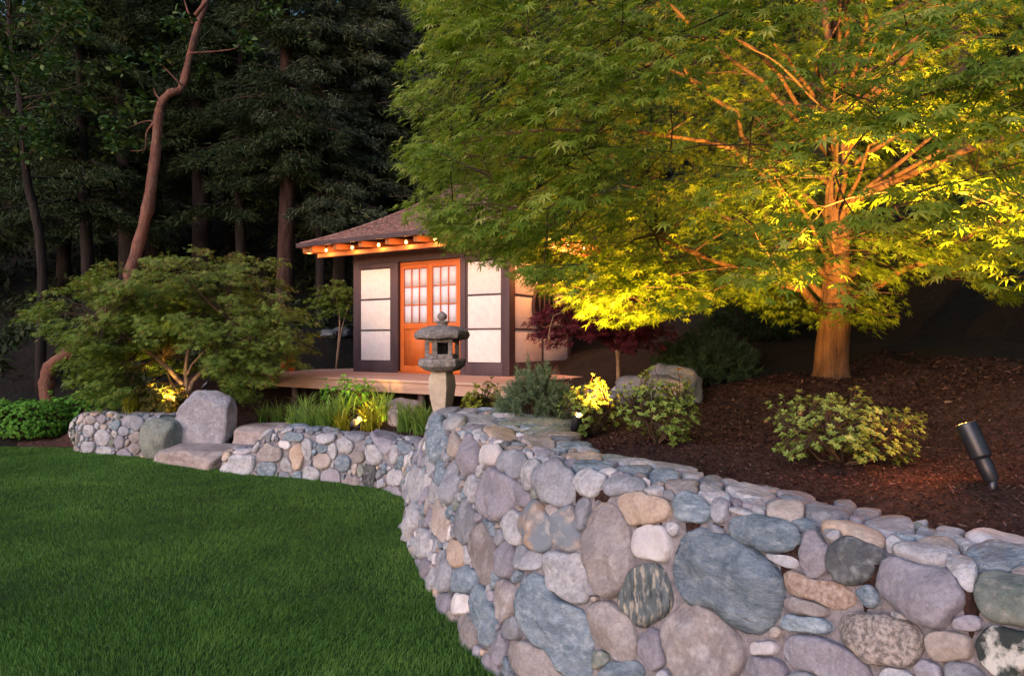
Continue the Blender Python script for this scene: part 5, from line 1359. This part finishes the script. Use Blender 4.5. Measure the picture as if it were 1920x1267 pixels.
def plants():
    # small layered maple on the left
    b = at(352, 748, 10.5); b[2] = gz(b[0], b[1])-.03
    sil = [(45,600),(80,560),(60,545),(150,520),(175,495),(235,490),(300,470),(360,462),(420,470),(490,462),(540,470),(535,510),(560,520),(545,560),(590,575),(575,605),(608,660),(560,690),(520,680),(505,740),(450,760),(430,720),(370,700),(300,700),(240,735),(230,770),(150,745),(125,700),(110,650),(90,620),(50,630)]
    A = lambda px, py, y=10.5: at(px, py, y)
    stems = [([b, A(345,725), A(305,680,10.4), A(255,645,10.3), A(200,600,10.1)], .055, .018), ([b, A(350,715), A(348,690), A(360,620,10.6), A(370,550,10.7)], .045, .015),
             ([b, A(358,722), A(385,690,10.7), A(450,640,10.8), A(520,620,10.7)], .045, .014), ([b, A(365,735), A(330,735,10.9), A(300,660,11.3), A(240,600,11.5)], .035, .012), ([b, A(350,700), A(400,640,10.2), A(430,600,10.2)], .025, .008)]
    bush_tree('maple_tree', 'low spreading Japanese maple with layered green and bronze leaves above the left wall', 'maple tree', b, (-5.12, 10.6, 1.62), (2.15, 1.45, 1.52), 800, 42, .062, 'layer_leaf', 5, sil, stems, 'small_bark', .75, 5, .22, .35, None, .08, -.75, hole=(228, 392, 652, 760))
    # young green shrub behind the left end of the deck
    c = at(630, 640, 14.0); c[2] = gz(c[0], c[1])
    bush_tree('young_maple', 'slender young green maple between the small maple and the tea house wall', 'maple tree', c, at(627, 560, 14.0), (.46, .4, .42), 70, 22, .07, 'layer_leaf', 5, None, [([c, at(637, 600, 14), at(630, 560, 14)], .02, .006), ([c, at(640, 620, 14), at(655, 570, 14)], .015, .006)], 'small_bark', 1, 9, .16, .3)
    # dark red maple right of the house
    c = at(1160, 702, 7.6); c[2] = gz(c[0], c[1])-.02
    st = [([c, at(1158, 665, 7.6), at(1148, 620, 7.6), at(1120, 585, 7.5)], .028, .010), ([c, at(1160, 660, 7.6), at(1180, 615, 7.7), at(1200, 580, 7.8)], .022, .008), ([at(1150, 630, 7.6), at(1090, 600, 7.4), at(1045, 585, 7.2), at(1030, 620, 7.1), at(1028, 650, 7.1)], .012, .004)]
    bush_tree('red_maple', 'dark purple red laceleaf maple right of the tea house', 'maple tree', c, at(1130, 585, 7.55), (.85, .5, .50), 330, 40, .052, 'red_leaf', 5, [(1000,575),(1060,560),(1260,540),(1265,600),(1235,655),(1180,665),(1140,640),(1095,620),(1062,610),(1052,685),(1020,680),(1012,640),(1000,610)], st, 'small_bark', 1, 12, .15, .15, None, 0, -.95)
    c2 = at(1030, 640, 7.1)
    # leafy shrubs
    P = lambda px, py, Y: (lambda q: (q[0], q[1], gz(q[0], q[1])))(at(px, py, Y))
    leafy_shrub('widest leafy green azalea on the mulch near the spotlight', P(1580, 868, 3.22), .36, .30, .30, 480, .023, 1, count_obj=150)
    leafy_shrub('leafy azalea in front of the wide grey boulder', P(1232, 822, 4.05), .25, .22, .37, 330, .026, 2, count_obj=110)
    leafy_shrub('shrub with amber lit leaves around the glowing spotlight', P(1108, 790, 5.14), .25, .20, .36, 330, .027, 3, count_obj=80)
    leafy_shrub('low rounded chartreuse shrub between the lantern and the pine', P(903, 772, 6.75), .22, .2, .50, 300, .035, 4, 'gold_spirea', 8, group=None, name='spirea_shrub', count_obj=0)
    leafy_shrub('clipped bright green bush left of the low stone wall', P(55, 832, 10.7), .66, .5, .58, 2300, .034, 5, 'boxwood', 8, group=None, name='box_shrub', count_obj=0, ragged=.3)
    leafy_shrub('dark green low foliage at the left end of the stone wall', P(165, 775, 11.2), .7, .5, .5, 320, .06, 6, 'boxwood', 7, group=None, name='low_shrub', count_obj=0)
    leafy_shrub('bronze green fern like shrub behind the upright boulder', P(300, 768, 10.15), .42, .3, .38, 300, .06, 7, 'brown_fern', 7, group=None, name='bronze_shrub', count_obj=0)
    leafy_shrub('dark low shrub under the deck edge behind the tall grasses', P(655, 748, 9.9), .42, .26, .42, 180, .05, 8, 'boxwood', 7, group=None, name='low_shrub', count_obj=0)
    needle_shrub('pine_shrub', 'blue green dwarf pine left of the glowing shrub', 'shrub', P(1003, 792, 5.6), (.29, .27, .50), 650, .060, 'blue_pine', 1, .8)
    needle_shrub('pine_shrub', 'low blue green pine behind the dwarf pine, at the foot of the tea house', 'shrub', P(1095, 700, 7.0), (.22, .25, .2), 200, .06, 'blue_pine', 2, .5)
    needle_shrub('pine_shrub', 'broad dark green mountain pine right of the red maple', 'shrub', P(1322, 695, 8.0), (.55, .5, .58), 700, .10, 'dark_pine', 3, .9)
    needle_shrub('pine_shrub', 'dark pine behind the broad mountain pine', 'shrub', P(1400, 670, 9.6), (.6, .5, .75), 500, .11, 'dark_pine', 4, .9)
    needle_shrub('dwarf_conifer', 'small bronze green upright conifer between the pale boulders', 'shrub', P(1211, 700, 6.9), (.11, .11, .24), 170, .045, 'brown_fern', 5, 1.4)
    # strappy grasses behind the low wall
    G = [((585, 795, 8.75), .40, .05, 150, 'tall green grass clump nearest the low wall, left group'), ((612, 798, 8.6), .42, .06, 170, 'tall dense green grass clump left of the yellow lit blades'),
         ((640, 797, 8.5), .30, .035, 80, 'narrow grass clump lit yellow on the left of the small spotlight'), ((694, 800, 8.5), .38, .05, 150, 'bright yellow lit grass clump right of the small spotlight'),
         ((716, 790, 8.9), .34, .04, 80, 'green grass clump behind the bright yellow one'), ((762, 805, 8.2), .36, .05, 120, 'green grass clump left of the lantern, before the pinkish rocks'),
         ((793, 812, 7.9), .38, .05, 150, 'green grass clump directly left of the tall wall end'), ((822, 806, 7.2), .22, .03, 50, 'short grass tuft at the foot of the stone lantern'),
         ((555, 770, 9.6), .40, .05, 100, 'grass clump under the deck edge, behind the left group'), ((520, 765, 10.2), .34, .05, 70, 'grass clump right of the small spreading maple'),
         ((490, 770, 10.2), .36, .03, 50, 'single fan of blades just right of the upright boulder'), ((575, 765, 9.9), .38, .06, 90, 'shaded grass clump against the deck front'),
         ((718, 755, 9.8), .34, .06, 90, 'grass clump in the shade under the deck, right of the dark shrub'), ((640, 770, 9.5), .4, .06, 110, 'dark grass clump behind the two tall green ones')]
    for i, (p, h, s, n, lb) in enumerate(G):
        c = at(*p); grass_clump(lb, (c[0], c[1], gz(c[0], c[1])-.01), h*1.17, s, n, 40+i, width=.014, material='lit_yellow_blade' if 'yellow lit' in lb and 'left of the yellow' not in lb or 'bright yellow lit' in lb or 'lit yellow' in lb else 'blade')
    c = at(246, 792, 10.0); grass_clump('yellow lit spiky grass on the wall left of the bronze shrub', (c[0], c[1], gz(c[0], c[1])-.01), .48, .04, 60, 70, width=.022, material='lit_yellow_blade')
    c = at(290, 770, 10.4); grass_clump('small yellow lit blades beside the small maple trunk', (c[0], c[1], gz(c[0], c[1])-.01), .40, .03, 30, 71, width=.018)
# ------------------------------------------------------------------ build
import time
T0 = time.time()
for fn in (build_ground, walls, rocks, tea_house, deck, stone_lantern, madrones, forest, maple, plants, lawn_grass, mulch_chips, lamps):
    fn(); print(fn.__name__, round(time.time()-T0, 1))
